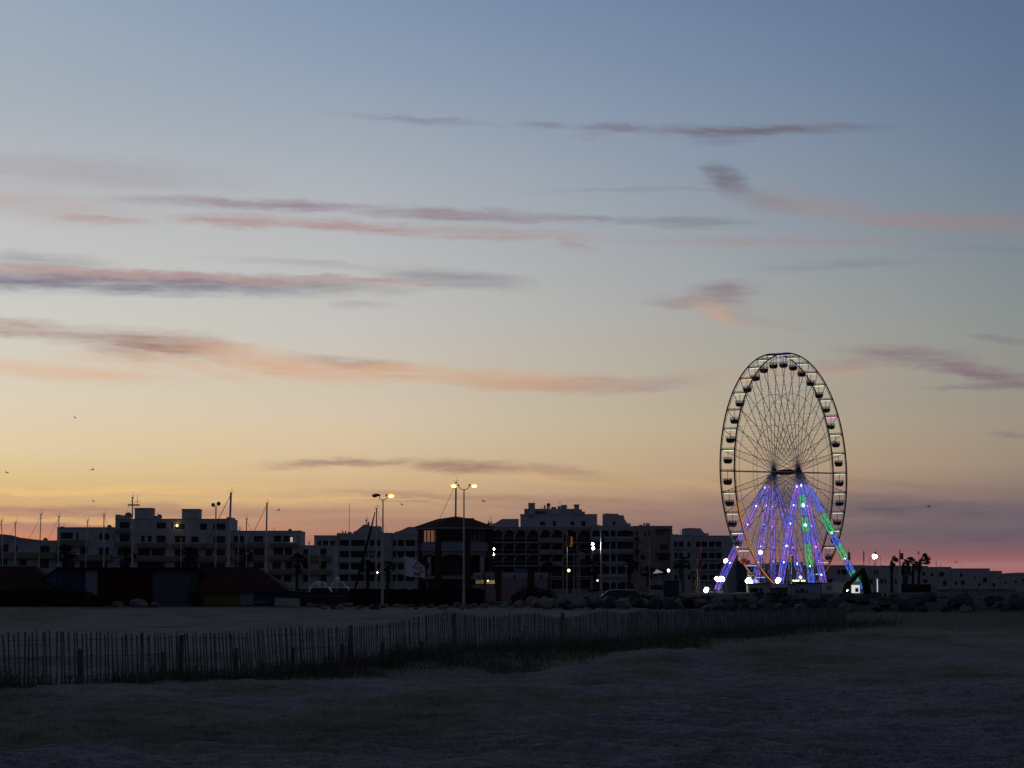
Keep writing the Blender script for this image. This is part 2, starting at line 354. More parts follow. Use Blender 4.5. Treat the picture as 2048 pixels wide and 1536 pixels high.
def copy_tree(o, parent=None):
    c = o.copy(); COL.objects.link(c)
    if parent is not None: c.parent = parent
    for ch in [x for x in KIDS[o.name]]:
        copy_tree(ch, c)
    return c
class _K(dict):
    def __missing__(s, k): return [x for x in bpy.data.objects[k].children]
KIDS = _K()

# ------------------------------------------------------------------ ground sheet
def ground():
    ys = [-40., -20, 0, 8, 14, 18]; y = 20.
    while y < 320: ys.append(y); y += max(.05, y * y * .00011)
    while y < 14000: ys.append(y); y *= 1.12
    ys = np.array(ys)
    c1 = np.linspace(-.27, .27, 460); c0 = -(.27 + (np.linspace(1, 0, 40)[:-1] ** 2) * 3); c = np.concatenate([c0, c1, -c0[::-1]])
    X = np.maximum(ys, 22)[:, None] * c[None, :]; Y = np.repeat(ys[:, None], len(c), 1)
    Z = terr(X, Y, True)
    nr, nc = X.shape
    me = bpy.data.meshes.new('beach_ground')
    co = np.stack([X, Y, Z], -1).reshape(-1, 3)
    i = np.arange(nr * nc).reshape(nr, nc)
    q = np.stack([i[:-1, :-1], i[:-1, 1:], i[1:, 1:], i[1:, :-1]], -1).reshape(-1, 4)
    me.vertices.add(len(co)); me.vertices.foreach_set('co', co.ravel())
    me.loops.add(q.size); me.loops.foreach_set('vertex_index', q.ravel()); me.polygons.add(len(q)); me.polygons.foreach_set('loop_start', np.arange(0, q.size, 4))
    me.update(calc_edges=True)
    me.polygons.foreach_set('use_smooth', np.ones(len(q), bool))
    veg = VEG(X, Y)
    at = me.attributes.new('veg', 'FLOAT', 'POINT'); at.data.foreach_set('value', veg.ravel().astype(np.float32))
    pv_ = sstep(Y, 211, 215); at = me.attributes.new('paved', 'FLOAT', 'POINT'); at.data.foreach_set('value', pv_.ravel().astype(np.float32))
    m = bpy.data.materials.new('sand and dune turf'); m.use_nodes = True; t = m.node_tree; b = t.nodes['Principled BSDF']; b.inputs['Roughness'].default_value = .95; b.inputs['Specular IOR Level'].default_value = .1
    L = t.links.new; nn = t.nodes.new
    tcn = nn('ShaderNodeTexCoord')
    def nz(sc, det=5, xy=1.):
        mp = nn('ShaderNodeMapping'); mp.inputs['Scale'].default_value = (1, xy, 1); L(tcn.outputs['Object'], mp.inputs[0])
        n = nn('ShaderNodeTexNoise'); n.inputs['Scale'].default_value = sc; n.inputs['Detail'].default_value = det; L(mp.outputs[0], n.inputs['Vector']); return n.outputs['Fac']
    def rampn(f, p0, c0_, p1, c1_):
        cr = nn('ShaderNodeValToRGB'); cr.color_ramp.elements[0].position = p0; cr.color_ramp.elements[1].position = p1
        cr.color_ramp.elements[0].color = (*c0_, 1); cr.color_ramp.elements[1].color = (*c1_, 1); L(f, cr.inputs[0]); return cr.outputs[0]
    def mixn(f, a, b_, mode='MIX'):
        n = nn('ShaderNodeMix'); n.data_type = 'RGBA'; n.blend_type = mode
        for s_, v_ in ((n.inputs[0], f), (n.inputs[6], a), (n.inputs[7], b_)):
            if isinstance(v_, (float, int)): s_.default_value = v_
            else: L(v_, s_)
        return n.outputs[2]
    sand = rampn(nz(.35), .3, (.22, .21, .21), .7, (.31, .297, .292))
    sand = mixn(.55, sand, rampn(nz(6., 6), .35, (.62, .62, .62), .65, (1.2, 1.2, 1.2)), 'MULTIPLY')
    sand = mixn(.6, sand, rampn(nz(22., 4), .4, (.5, .5, .5), .6, (1.35, 1.35, 1.35)), 'MULTIPLY')
    turf = rampn(nz(3., 6), .3, (.12, .128, .09), .7, (.24, .245, .17))
    a = nn('ShaderNodeAttribute'); a.attribute_name = 'veg'
    ad = nn('ShaderNodeMath'); ad.operation = 'ADD'; L(a.outputs['Fac'], ad.inputs[0])
    mm = nn('ShaderNodeMath'); mm.operation = 'MULTIPLY_ADD'; L(nz(2.2, 6), mm.inputs[0]); mm.inputs[1].default_value = .9; mm.inputs[2].default_value = -.45; L(mm.outputs[0], ad.inputs[1])
    dk = nn('ShaderNodeMapRange'); dk.inputs[1].default_value = .7; dk.inputs[2].default_value = 1.15; dk.inputs[3].default_value = 1.; dk.inputs[4].default_value = .62; L(ad.outputs[0], dk.inputs[0])
    turf = mixn(1., turf, dk.outputs[0], 'MULTIPLY')
    st = nn('ShaderNodeMapRange'); st.inputs[1].default_value = .25; st.inputs[2].default_value = .75; L(ad.outputs[0], st.inputs[0])
    pv = nn('ShaderNodeAttribute'); pv.attribute_name = 'paved'
    L(mixn(pv.outputs['Fac'], mixn(st.outputs[0], sand, turf), rampn(nz(.8, 4), .3, (.035, .036, .038), .7, (.055, .055, .056))), b.inputs['Base Color'])
    bp = nn('ShaderNodeBump'); bp.inputs['Strength'].default_value = .9; bp.inputs['Distance'].default_value = .05; L(nz(9., 6, 1.4), bp.inputs['Height']); L(bp.outputs[0], b.inputs['Normal'])
    me.materials.append(m)
    o = bpy.data.objects.new('beach_ground', me); COL.objects.link(o); structure(o)

def px_of(x, y, z=0):
    dx, dy, dz = x, y, z - H0
    depth = dy * cp + dz * sp; up = -dy * sp + dz * cp
    return 1024 + F * dx / depth, 768 - F * up / depth
def VEG(x, y):
    x = np.asarray(x, float); y = np.asarray(y, float)
    yy = np.maximum(y, 5); px = 1024 + F * x / yy; py = 1180 + F * 2.0 / yy
    d, s = fence_dist(x, y)
    n = fbm(x / 1.3, y / 2.2, 77, 4); nb = fbm(x / 4.5, y / 7., 91, 3)
    v = np.zeros_like(x)
    v = np.maximum(v, (1.3 - d / (1.0 + (2.6 * sstep(px, 480, 760) + 3.2 * sstep(px, 850, 1050)) * (s > 0) + .5 * nb)) * (y < 172) * (y > 40))
    band = np.exp(-((py - (1462 - .03 * px + 34 * nb)) / 42.) ** 2)                # strip of low turf across the sand
    v = np.maximum(v, band * (px < 1230) * (1.0 + .6 * n) * (1 - .55 * sstep(px, 850, 1230)))
    v = np.maximum(v, .9 * np.exp(-((px - 20) / 110.) ** 2 - ((py - 1405) / 40.) ** 2))
    v = np.maximum(v, (1.15 + .7 * n) * np.exp(-((px - 1580) / 190.) ** 2 - ((py - 1318) / 28.) ** 2))
    v = np.maximum(v, (1.1 + .7 * n) * np.exp(-((px - 1760) / 170.) ** 2 - ((py - 1278) / 20.) ** 2))
    v = np.maximum(v, (1.3 + .5 * nb) * sstep(px, 1560, 1680) * np.exp(-((py - 1234) / 24.) ** 2))
    v = np.maximum(v, .95 * np.exp(-((px - 1310) / 60.) ** 2 - ((py - 1352) / 10.) ** 2))
    v = np.maximum(v, .95 * np.exp(-((px - 1200) / 70.) ** 2 - ((py - 1362) / 8.) ** 2))
    v = np.maximum(v, .9 * np.exp(-((px - 1060) / 40.) ** 2 - ((py - 1420) / 12.) ** 2))
    v = np.maximum(v, .9 * np.exp(-((px - 1160) / 40.) ** 2 - ((py - 1432) / 9.) ** 2))
    v = np.maximum(v, 1. * np.exp(-((px - 1542) / 14.) ** 2 - ((py - 1421) / 5.) ** 2))
    v = np.maximum(v, .9 * np.exp(-((px - 60) / 130.) ** 2 - ((py - 1232) / 9.) ** 2) + .3 * n)
    v = np.maximum(v, 1.2 * (y > 205) + .3 * n)
    v = np.maximum(v, .26 + 1.15 * fbm(x / 2.6, y / 4.5, 131, 4) * (.4 + .6 * (py < 1480)))
    return np.clip(v + .25 * n, 0, 1.3)
ground()

# dune grass as one mass
def blades(name, n, pxr, pyr, thr, hmin, hmax, w, m, extra=None, seed=1):
    rg = np.random.RandomState(seed)
    px = rg.uniform(*pxr, n * 4); py = rg.uniform(*pyr, n * 4)
    y = F * 2.0 / (py - 1180); x = (px - 1024) / F * y
    v = VEG(x, y)
    if extra is not None: v = v * extra(px, py, x, y)
    k = rg.uniform(0, 1, len(v)) < np.clip((v - thr) / (1.0 - thr), 0, 1)
    x, y, v, px = x[k][:n], y[k][:n], v[k][:n], px[k][:n]; nn_ = len(x)
    cl = .22 * rg.normal(size=(nn_, 2)) * 0
    z = terr(x, y, True)
    hh = rg.uniform(hmin, hmax, nn_) * (.45 + .8 * np.clip(v, 0, 1)) * (.7 + .8 * sstep(vnoise(x / .35, y / .5, 5), -.3, .4))
    a = rg.uniform(0, 2 * np.pi, nn_); ww = w * rg.uniform(.6, 1.3, nn_) * (y / 40.)**.7
    lean = rg.normal(size=(nn_, 2)) * .35 * hh[:, None] + np.array([.15, 0]) * hh[:, None]
    b0 = np.stack([x - np.cos(a) * ww, y - np.sin(a) * ww, z - .02], -1); b1 = np.stack([x + np.cos(a) * ww, y + np.sin(a) * ww, z - .02], -1)
    tp = np.stack([x + lean[:, 0], y + lean[:, 1], z + hh], -1)
    co = np.stack([b0, b1, tp], 1).reshape(-1, 3)
    me = bpy.data.meshes.new(name); me.vertices.add(len(co)); me.vertices.foreach_set('co', co.ravel())
    idx = np.arange(len(co)); me.loops.add(len(idx)); me.loops.foreach_set('vertex_index', idx); me.polygons.add(nn_); me.polygons.foreach_set('loop_start', idx[::3]); me.update(calc_edges=True)
    me.materials.append(m); o = bpy.data.objects.new(name, me); COL.objects.link(o); o['kind'] = 'stuff'; return o
o = blades('low_dune_grass', 160000, (-120, 2150), (1225, 1530), .27, .015, .085, .005, m_grass, lambda px, py, x, y: (fence_dist(x, y)[0] > .6) * 1.0, 3)
o['label'] = 'low dark dune grass in patches on the sand'; o['category'] = 'grass'
def near_fence(px, py, x, y):
    d, s = fence_dist(x, y)
    return (d < 2.6 + 2.4 * sstep(px, 850, 1050)) * (.35 + .65 * sstep(fbm(x / 1.2, y / 1.6, 15, 3), -.25, .25))
o = blades('tall_dune_grass', 60000, (-120, 1800), (1235, 1420), .2, .16, .44, .008, m_marram, near_fence, 4)
o['label'] = 'tall dry grass growing along the foot of the paling fence'; o['category'] = 'grass'

# ------------------------------------------------------------------ hills, water
def hills():
    mb = MB(); Y0 = 9000; prof = []
    for px in range(-700, 2800, 14):
        h = 1180 - (1070 + (px > 0) * 0 + 8 * math.sin(px * .02) + 0)
        if px > 40: h = 103 - min(70, (px - 40) * .035) + 2 * math.sin(px * .05)
        if px <= 40: h = 103 + 9 * math.exp(-((px + 10) / 45.) ** 2) + 1.5 * math.sin(px * .06)
        prof.append((px, h))
    n = len(prof); vs = []; fs = []
    for j, (dy, hf) in enumerate(((-1500, 0), (-700, .45), (0, 1.), (800, .6), (1600, 0))):
        for px, h in prof:
            x = (px - 1024) / F * Y0; vs.append((x, Y0 + dy, 1.0 + h * Y0 / F * hf * (1 + (0 if hf == 1 else .12 * math.sin(px * .013 + j)))))
    for j in range(4):
        for i in range(n - 1): a = j * n + i; fs.append((a, a + 1, a + n + 1, a + n))
    mb.add(vs, fs); structure(mb.build('distant_hills', mat('far hillside', (.09, .08, .10), .95, .15, .002), smooth=True))
hills()
mb = MB(); mb.quad((-119, 262, .05), (-9, 262, .05), (-9, 357, .05), (-119, 357, .05)); structure(mb.build('harbour_water', m_water))

# ------------------------------------------------------------------ paling fence
def fence():
    root = thing('paling_fence', 'long weathered chestnut paling fence winding across the sand to the right', 'fence', (FX[1][0], FX[1][1], T(*FX[1])))
    # arc length resample
    pts = []; 
    for (ax, ay), (bx, by) in zip(FX[:-1], FX[1:]):
        L = math.hypot(bx - ax, by - ay); k = max(1, int(L / .128))
        for i in range(k): t = i / k; pts.append((ax + (bx - ax) * t, ay + (by - ay) * t))
    xs = np.array([p[0] for p in pts]); ys = np.array([p[1] for p in pts]); zs = terr(xs, ys)
    mb = MB(); rnd = random.Random(3); tops = []
    for i, (x, y) in enumerate(pts):
        z = zs[i]; dx = pts[min(i + 1, len(pts) - 1)][0] - pts[max(i - 1, 0)][0]; dy = pts[min(i + 1, len(pts) - 1)][1] - pts[max(i - 1, 0)][1]
        L = math.hypot(dx, dy); dx /= L; dy /= L
        lean = -.10 + .05 * math.sin(i * .06) + rnd.gauss(0, .03); off = rnd.gauss(0, .02)
        hgt = 1.12 + .05 * math.sin(i * .09) + rnd.gauss(0, .025); w = rnd.uniform(.028, .042); th = .014
        if rnd.random() < .015: hgt *= .7
        o = Vector((x + dx * off, y + dy * off, z - .08)); tt = Vector((dx * lean * hgt, dy * lean * hgt, hgt + .08))
        wv = Vector((dx, dy, 0)) * w; tv = Vector((-dy, dx, 0)) * th; mb.obox(o, wv, tv, tt); tops.append((x, y, z, dx, dy, lean, hgt))
    mb.build('paling', m_wood, root)
    for hz in (.2, .62, .98):
        mw = MB()
        mw.tube([(x - dy * -.01 + dx * lean * hz, y - dx * .01 + dy * lean * hz, z + hz + .012 * math.sin(i * 1.7)) for i, (x, y, z, dx, dy, lean, hg) in enumerate(tops)][::2], .007, 4)
        mw.build('wire', m_wire, root)
    def post(px, top, kind):
        a = min(range(len(pts)), key=lambda i: abs(1024 + F * pts[i][0] / pts[i][1] - px)); x, y, z, dx, dy = tops[a][:5]
        off = -.35 if kind else .12
        xx, yy = x - dy * off * -1, y + dx * off * 1 if not kind else y + dx * off
        xx = x + (dy * .3 if kind else -dy * .1); yy = y - (dx * .3 if kind else -dx * .1)
        zt = P(px, top, yy).z; zb = T(xx, yy) - .2; m2 = MB()
        m2.tube([(xx, yy, zb), (xx + .01, yy, zt)], [.062, .054], 8); m2.build('post', m_post, root)
    for px, top in ((147, 1298), (307, 1304), (454, 1297), (568, 1296), (664, 1287), (746, 1285), (822, 1282)): post(px, top, 1)
    for px, top in ((370, 1270), (709, 1250), (917, 1226), (1130, 1226), (1320, 1222)): post(px, top, 0)
fence()

# ------------------------------------------------------------------ buildings
def wx(px, D, py=1110): return P(px, py, D).x
def wz(py, D, px=1024): return P(1024, py, D).z
def wall_grid(mb, X0, X1, Z0, Z1, ops, y, dep, yb):
    """front skin with openings and reveals; the closed box goes back to yb"""
    xs = sorted({X0, X1, *[o[0] for o in ops], *[o[1] for o in ops]}); zs = sorted({Z0, Z1, *[o[2] for o in ops], *[o[3] for o in ops]})
    xs = [v for v in xs if X0 <= v <= X1]; zs = [v for v in zs if Z0 <= v <= Z1]
    for j in range(len(zs) - 1):
        run = None
        for i in range(len(xs) - 1):
            cx = (xs[i] + xs[i + 1]) / 2; cz = (zs[j] + zs[j + 1]) / 2
            solid = not any(o[0] < cx < o[1] and o[2] < cz < o[3] for o in ops)
            if solid and run is None: run = xs[i]
            if run is not None and (not solid or i == len(xs) - 2):
                e = xs[i] if not solid else xs[i + 1]
                mb.quad((run, y, zs[j]), (e, y, zs[j]), (e, y, zs[j + 1]), (run, y, zs[j + 1])); run = None
    for a, b, c, d in ops:
        mb.quad((a, y, c), (b, y, c), (b, y + dep, c), (a, y + dep, c)); mb.quad((a, y, d), (a, y + dep, d), (b, y + dep, d), (b, y, d))
        mb.quad((a, y, c), (a, y + dep, c), (a, y + dep, d), (a, y, d)); mb.quad((b, y, c), (b, y, d), (b, y + dep, d), (b, y + dep, c))
    mb.quad((X0, y, Z0), (X0, y, Z1), (X0, yb, Z1), (X0, yb, Z0)); mb.quad((X1, y, Z0), (X1, yb, Z0), (X1, yb, Z1), (X1, y, Z1))
    mb.quad((X0, yb, Z0), (X0, yb, Z1), (X1, yb, Z1), (X1, yb, Z0)); mb.quad((X0, y, Z1), (X1, y, Z1), (X1, yb, Z1), (X0, yb, Z1))
def block(root, D, x0, x1, yt, ops, dep=12., wm=None, yb=1186, rec=.35, mull=True, lit=None):
    """one volume of a building with its windows as parts; pixels of the photograph give its metres"""
    X0, X1 = wx(x0, D), wx(x1, D); Z1, Z0 = wz(yt, D), wz(yb, D) - .6
    O = []
    for a, b, c, d in ops: O.append((max(X0 + .05, wx(a, D)), min(X1 - .05, wx(b, D)), max(Z0 + .1, wz(d, D)), min(Z1 - .1, wz(c, D))))
    mb = MB(); wall_grid(mb, X0, X1, Z0, Z1, O, D, rec + .04, D + dep); mb.build('wall', wm or m_white, root)
    cp_ = MB(); cp_.box((X0 - .06, D - .06, Z1 + .003), (X1 + .06, D + dep + .06, Z1 + .18)); cp_.build('roof_coping', m_band, root)
    for i, (a, b, c, d) in enumerate(O):
        w = MB(); y = D + rec
        w.quad((a, y, c), (b, y, c), (b, y, d), (a, y, d))
        w.cur = 1; fw = .07
        for q in ((a, a + fw, c, d), (b - fw, b, c, d)): w.box((q[0] + .002, y - .06, q[2] + .002), (q[1] - .002, y - .002, q[3] - .002))
        w.box((a + fw, y - .055, c + .003), (b - fw, y - .003, c + fw)); w.box((a + fw, y - .055, d - fw), (b - fw, y - .003, d - .003))
        nm = max(1, int(round((b - a) / 1.2)))
        if mull:
            for k in range(1, nm): xx = a + (b - a) * k / nm; w.box((xx - .03, y - .05, c + fw), (xx + .03, y - .004, d - fw))
        gm = m_glass
        if i % 4 == 1: gm = mat('curtained window', (.06, .06, .065), .5, .3, .8)
        if lit and i in lit: gm = lit[i]
        w.build('window', [gm, m_frame], root)
    return X0, X1, Z0, Z1
def pbox(root, name, D, x0, x1, y0, y1, dep, m, dy=0., label=None):
    mb = MB(); mb.box((wx(x0, D), D + dy, wz(y1, D)), (wx(x1, D), D + dy + dep, wz(y0, D))); return mb.build(name, m, root, label=label)
def dish(root, D, px, py, r=.45):
    c = P(px, py, D); mb = MB(); n = 10; vs = [c + Vector((0, .15, 0))]; 
    vs += [c + Vector((r * math.cos(t), -.05, r * math.sin(t))) for t in [2 * math.pi * k / n for k in range(n)]]
    mb.add(vs, [(0, 1 + k, 1 + (k + 1) % n) for k in range(n)]); mb.tube([c + Vector((0, .1, 0)), c + Vector((0, .15, -r - .3))], .05, 5); mb.build('satellite_dish', m_pole, root)
def antenna(root, D, px, y0, y1, arms=2):
    a = P(px, y1, D + 2); b = P(px, y0, D + 2); mb = MB(); mb.tube([a, b], .035, 5)
    for k in range(arms):
        z = b.z - .3 - k * .45; mb.tube([(b.x - .5 + .1 * k, b.y, z), (b.x + .5 - .1 * k, b.y, z + .08)], .025, 4)
    mb.build('aerial', m_dark, root)

g_z = 1.5
def apt_left():
    D = 490; root = thing('apartment_building', 'long white stepped apartment block with two square roof boxes on the left', 'building', (wx(290, D), D + 5, g_z))
    warm = emit('warm lamp behind window', (1., .62, .3), 3.0)
    block(root, D + 3, -60, 113, 1083, [(-40, -20, 1088, 1104), (0, 17, 1088, 1104), (31, 35, 1090, 1103), (79, 99, 1092, 1106), (1, 15, 1119, 1131), (38, 54, 1119, 1131), (78, 98, 1119, 1136), (40, 70, 1145, 1158)])
    block(root, D, 113.5, 229, 1056, [(121, 145, 1065, 1078), (152, 156, 1065, 1080), (198, 204, 1067, 1080), (208, 218, 1067, 1080), (121, 141, 1094, 1107), (160, 175, 1095, 1109), (197, 206, 1095, 1110), (209, 218, 1095, 1110), (160, 215, 1123, 1137), (125, 150, 1123, 1137)])
    block(root, D - 1, 229.5, 460, 1039, [(238, 258, 1044, 1057), (312, 331, 1045, 1057), (341, 345, 1045, 1057), (349, 369, 1047, 1059), (399, 413, 1047, 1060), (426, 450, 1047, 1060),
        (239, 259, 1069, 1084), (281, 289, 1071, 1084), (295, 303, 1071, 1084), (312, 331, 1071, 1085), (349, 370, 1072, 1085), (382, 397, 1073, 1085), (426, 450, 1072, 1086),
        (235, 259, 1096, 1111), (275, 300, 1097, 1112), (303, 330, 1097, 1112), (349, 366, 1099, 1112), (369, 396, 1099, 1112), (410, 424, 1100, 1112), (428, 450, 1100, 1112),
        (240, 260, 1124, 1138), (275, 330, 1124, 1138), (349, 396, 1124, 1138), (399, 450, 1126, 1138)], dep=13)
    block(root, D, 460.5, 600, 1063, [(467, 476, 1072, 1084), (479, 488, 1072, 1084), (507, 526, 1072, 1084), (547, 562, 1071, 1084), (566, 588, 1071, 1084), (470, 490, 1098, 1111), (507, 528, 1098, 1111), (547, 566, 1096, 1110), (570, 584, 1096, 1110),
        (470, 490, 1124, 1137), (507, 528, 1124, 1137), (545, 562, 1124, 1138), (571, 584, 1124, 1138), (545, 562, 1151, 1164), (568, 583, 1151, 1164), (507, 528, 1151, 1164)])
    block(root, D + 1, 600.5, 668, 1092, [(606, 618, 1098, 1110), (639, 653, 1097, 1110), (606, 619, 1125, 1138), (638, 653, 1124, 1138), (637, 653, 1151, 1164), (606, 619, 1151, 1164)])
    for x0, x1, y0, y1 in ((-50, 112, 1105, 1117), (120, 176, 1080, 1092), (120, 224, 1110, 1121), (232, 262, 1058, 1066), (275, 334, 1086, 1095), (345, 452, 1087, 1097), (232, 262, 1085, 1094), (270, 455, 1113, 1122), (464, 530, 1085, 1095), (540, 596, 1086, 1094), (464, 530, 1112, 1121), (540, 596, 1111, 1121), (540, 598, 1139, 1149), (603, 664, 1111, 1122), (603, 664, 1139, 1149), (464, 530, 1139, 1149)):
        dd = D - (1 if 229 < x0 < 460 else 0) + (3 if x0 < 0 else 0) + (1 if x0 > 600 else 0)
        pbox(root, 'balcony', dd, x0, x1, y0, y1, .95, m_beige, dy=-.953)
    for x0, x1, y0, y1 in ((265, 300, 1015, 1038.2), (360, 395, 1017, 1038.2)):
        mb = MB(); mb.box((wx(x0, D), D + 2, wz(y1, D)), (wx(x1, D), D + 6, wz(y0 + 3, D))); mb.box((wx(x0 - .7, D), D + 1.9, wz(y0 + 2.95, D)), (wx(x1 + .7, D), D + 6.1, wz(y0, D))); mb.build('roof_box', m_white, root)
    for x0, x1, y0 in ((229.5, 237, 1029), (452, 460, 1034)): pbox(root, 'parapet', D - 1, x0, x1, y0, 1038.6, 9, m_white, dy=.05)
    for x0, x1, y0, y1 in ((113.5, 118, 1052, 1055.6), (134, 146, 1053.5, 1055.6), (163, 169, 1054.5, 1055.6), (301, 306, 1035, 1038.6), (340, 344, 1036, 1038.6), (592, 597, 1060, 1062.6), (527, 532, 1061, 1062.6)):
        pbox(root, 'chimney', D, x0, x1, y0, y1, 1.5, m_white2, dy=3)
    dish(root, D, 257, 1032, .8); dish(root, D, 319, 1034, .6); dish(root, D, 91, 1080, .5); dish(root, D, 219, 1054, .5); dish(root, D, 311, 1036, .5); dish(root, D, 580, 1061, .4)
    antenna(root, D, 128, 1046, 1056); antenna(root, D, 480, 1052, 1063); antenna(root, D, 548, 1054, 1063); antenna(root, D, 315, 1026, 1037)
    c = P(354, 1051, D - 1.5); mb = MB(); mb.ball(c, .28, 8, 5); mb.build('balcony_lamp', warm, root)
    c = P(583, 1079, D - .3); mb = MB(); mb.box((c.x - .25, c.y, c.z - .5), (c.x + .25, c.y + .1, c.z + .5)); mb.build('lit_curtain', emit('pale lit curtain', (.9, .85, .75), .45), root)
apt_left()

def mansard(root, D, pts, dep, m, name='roof', dy=0.):
    mb = MB(); mb.prism([(P(x, y, D).x, P(x, y, D).z) for x, y in pts][::-1], D + dy, D + dy + dep); mb.build(name, m, root)
def apt_mid():
    D = 540; root = thing('apartment_building', 'grey white apartment block with sloping attic ends left of the brick clubhouse', 'building', (wx(740, D), D + 5, g_z))
    block(root, D + 2, 628, 677, 1072, [(635, 642, 1081, 1092), (646, 656, 1081, 1092), (660, 670, 1081, 1092), (640, 670, 1103, 1115), (640, 670, 1127, 1139)], wm=m_white)
    rows = [(1080, 1092), (1103, 1115), (1127, 1139), (1150, 1162)]
    for x0, x1, cols in ((677.5, 764, [(679, 699), (702, 735), (739, 749), (753, 760)]), (785, 862, [(786, 792), (795, 808), (811, 830), (834, 843), (847, 858)])):
        block(root, D, x0, x1, 1068, [(a, b, c, d) for c, d in rows for a, b in cols], wm=m_white2, rec=1.1)
        for c, d in rows[:3]: pbox(root, 'balcony', D, x0 + 1, x1 - 1, d + .5, d + 9.5, .7, m_band if c < 1100 else m_white2, dy=-.703)
    block(root, D + 1, 764.5, 784.5, 1067, [], wm=m_white)
    mansard(root, D, [(706, 1067.4), (706, 1063), (712, 1061), (725, 1050.5), (727, 1049), (735, 1048.5), (737, 1052), (759.5, 1052), (759.5, 1062), (764, 1063), (764, 1067.4)], 8, m_white2, dy=1)
    mansard(root, D, [(786, 1067.4), (790, 1063.5), (800, 1061), (816, 1053.5), (862, 1053.5), (862, 1067.4)], 8, m_white2, dy=1)
    for x0, x1, y0, y1 in ((671, 677, 1066, 1071.5), (682, 684, 1063, 1067.4), (687, 689, 1062, 1067.4), (693, 700, 1064, 1067.4), (791, 799, 1064, 1067.3), (774, 779, 1066, 1066.8), (733, 736, 1044, 1048.4)): pbox(root, 'chimney', D, x0, x1, y0 - 1, y1, 1.5, m_white2, dy=3.5)
    antenna(root, D, 733, 1039, 1049); antenna(root, D, 684, 1059, 1067)
    dish(root, D, 745, 1107, .5)
apt_mid()

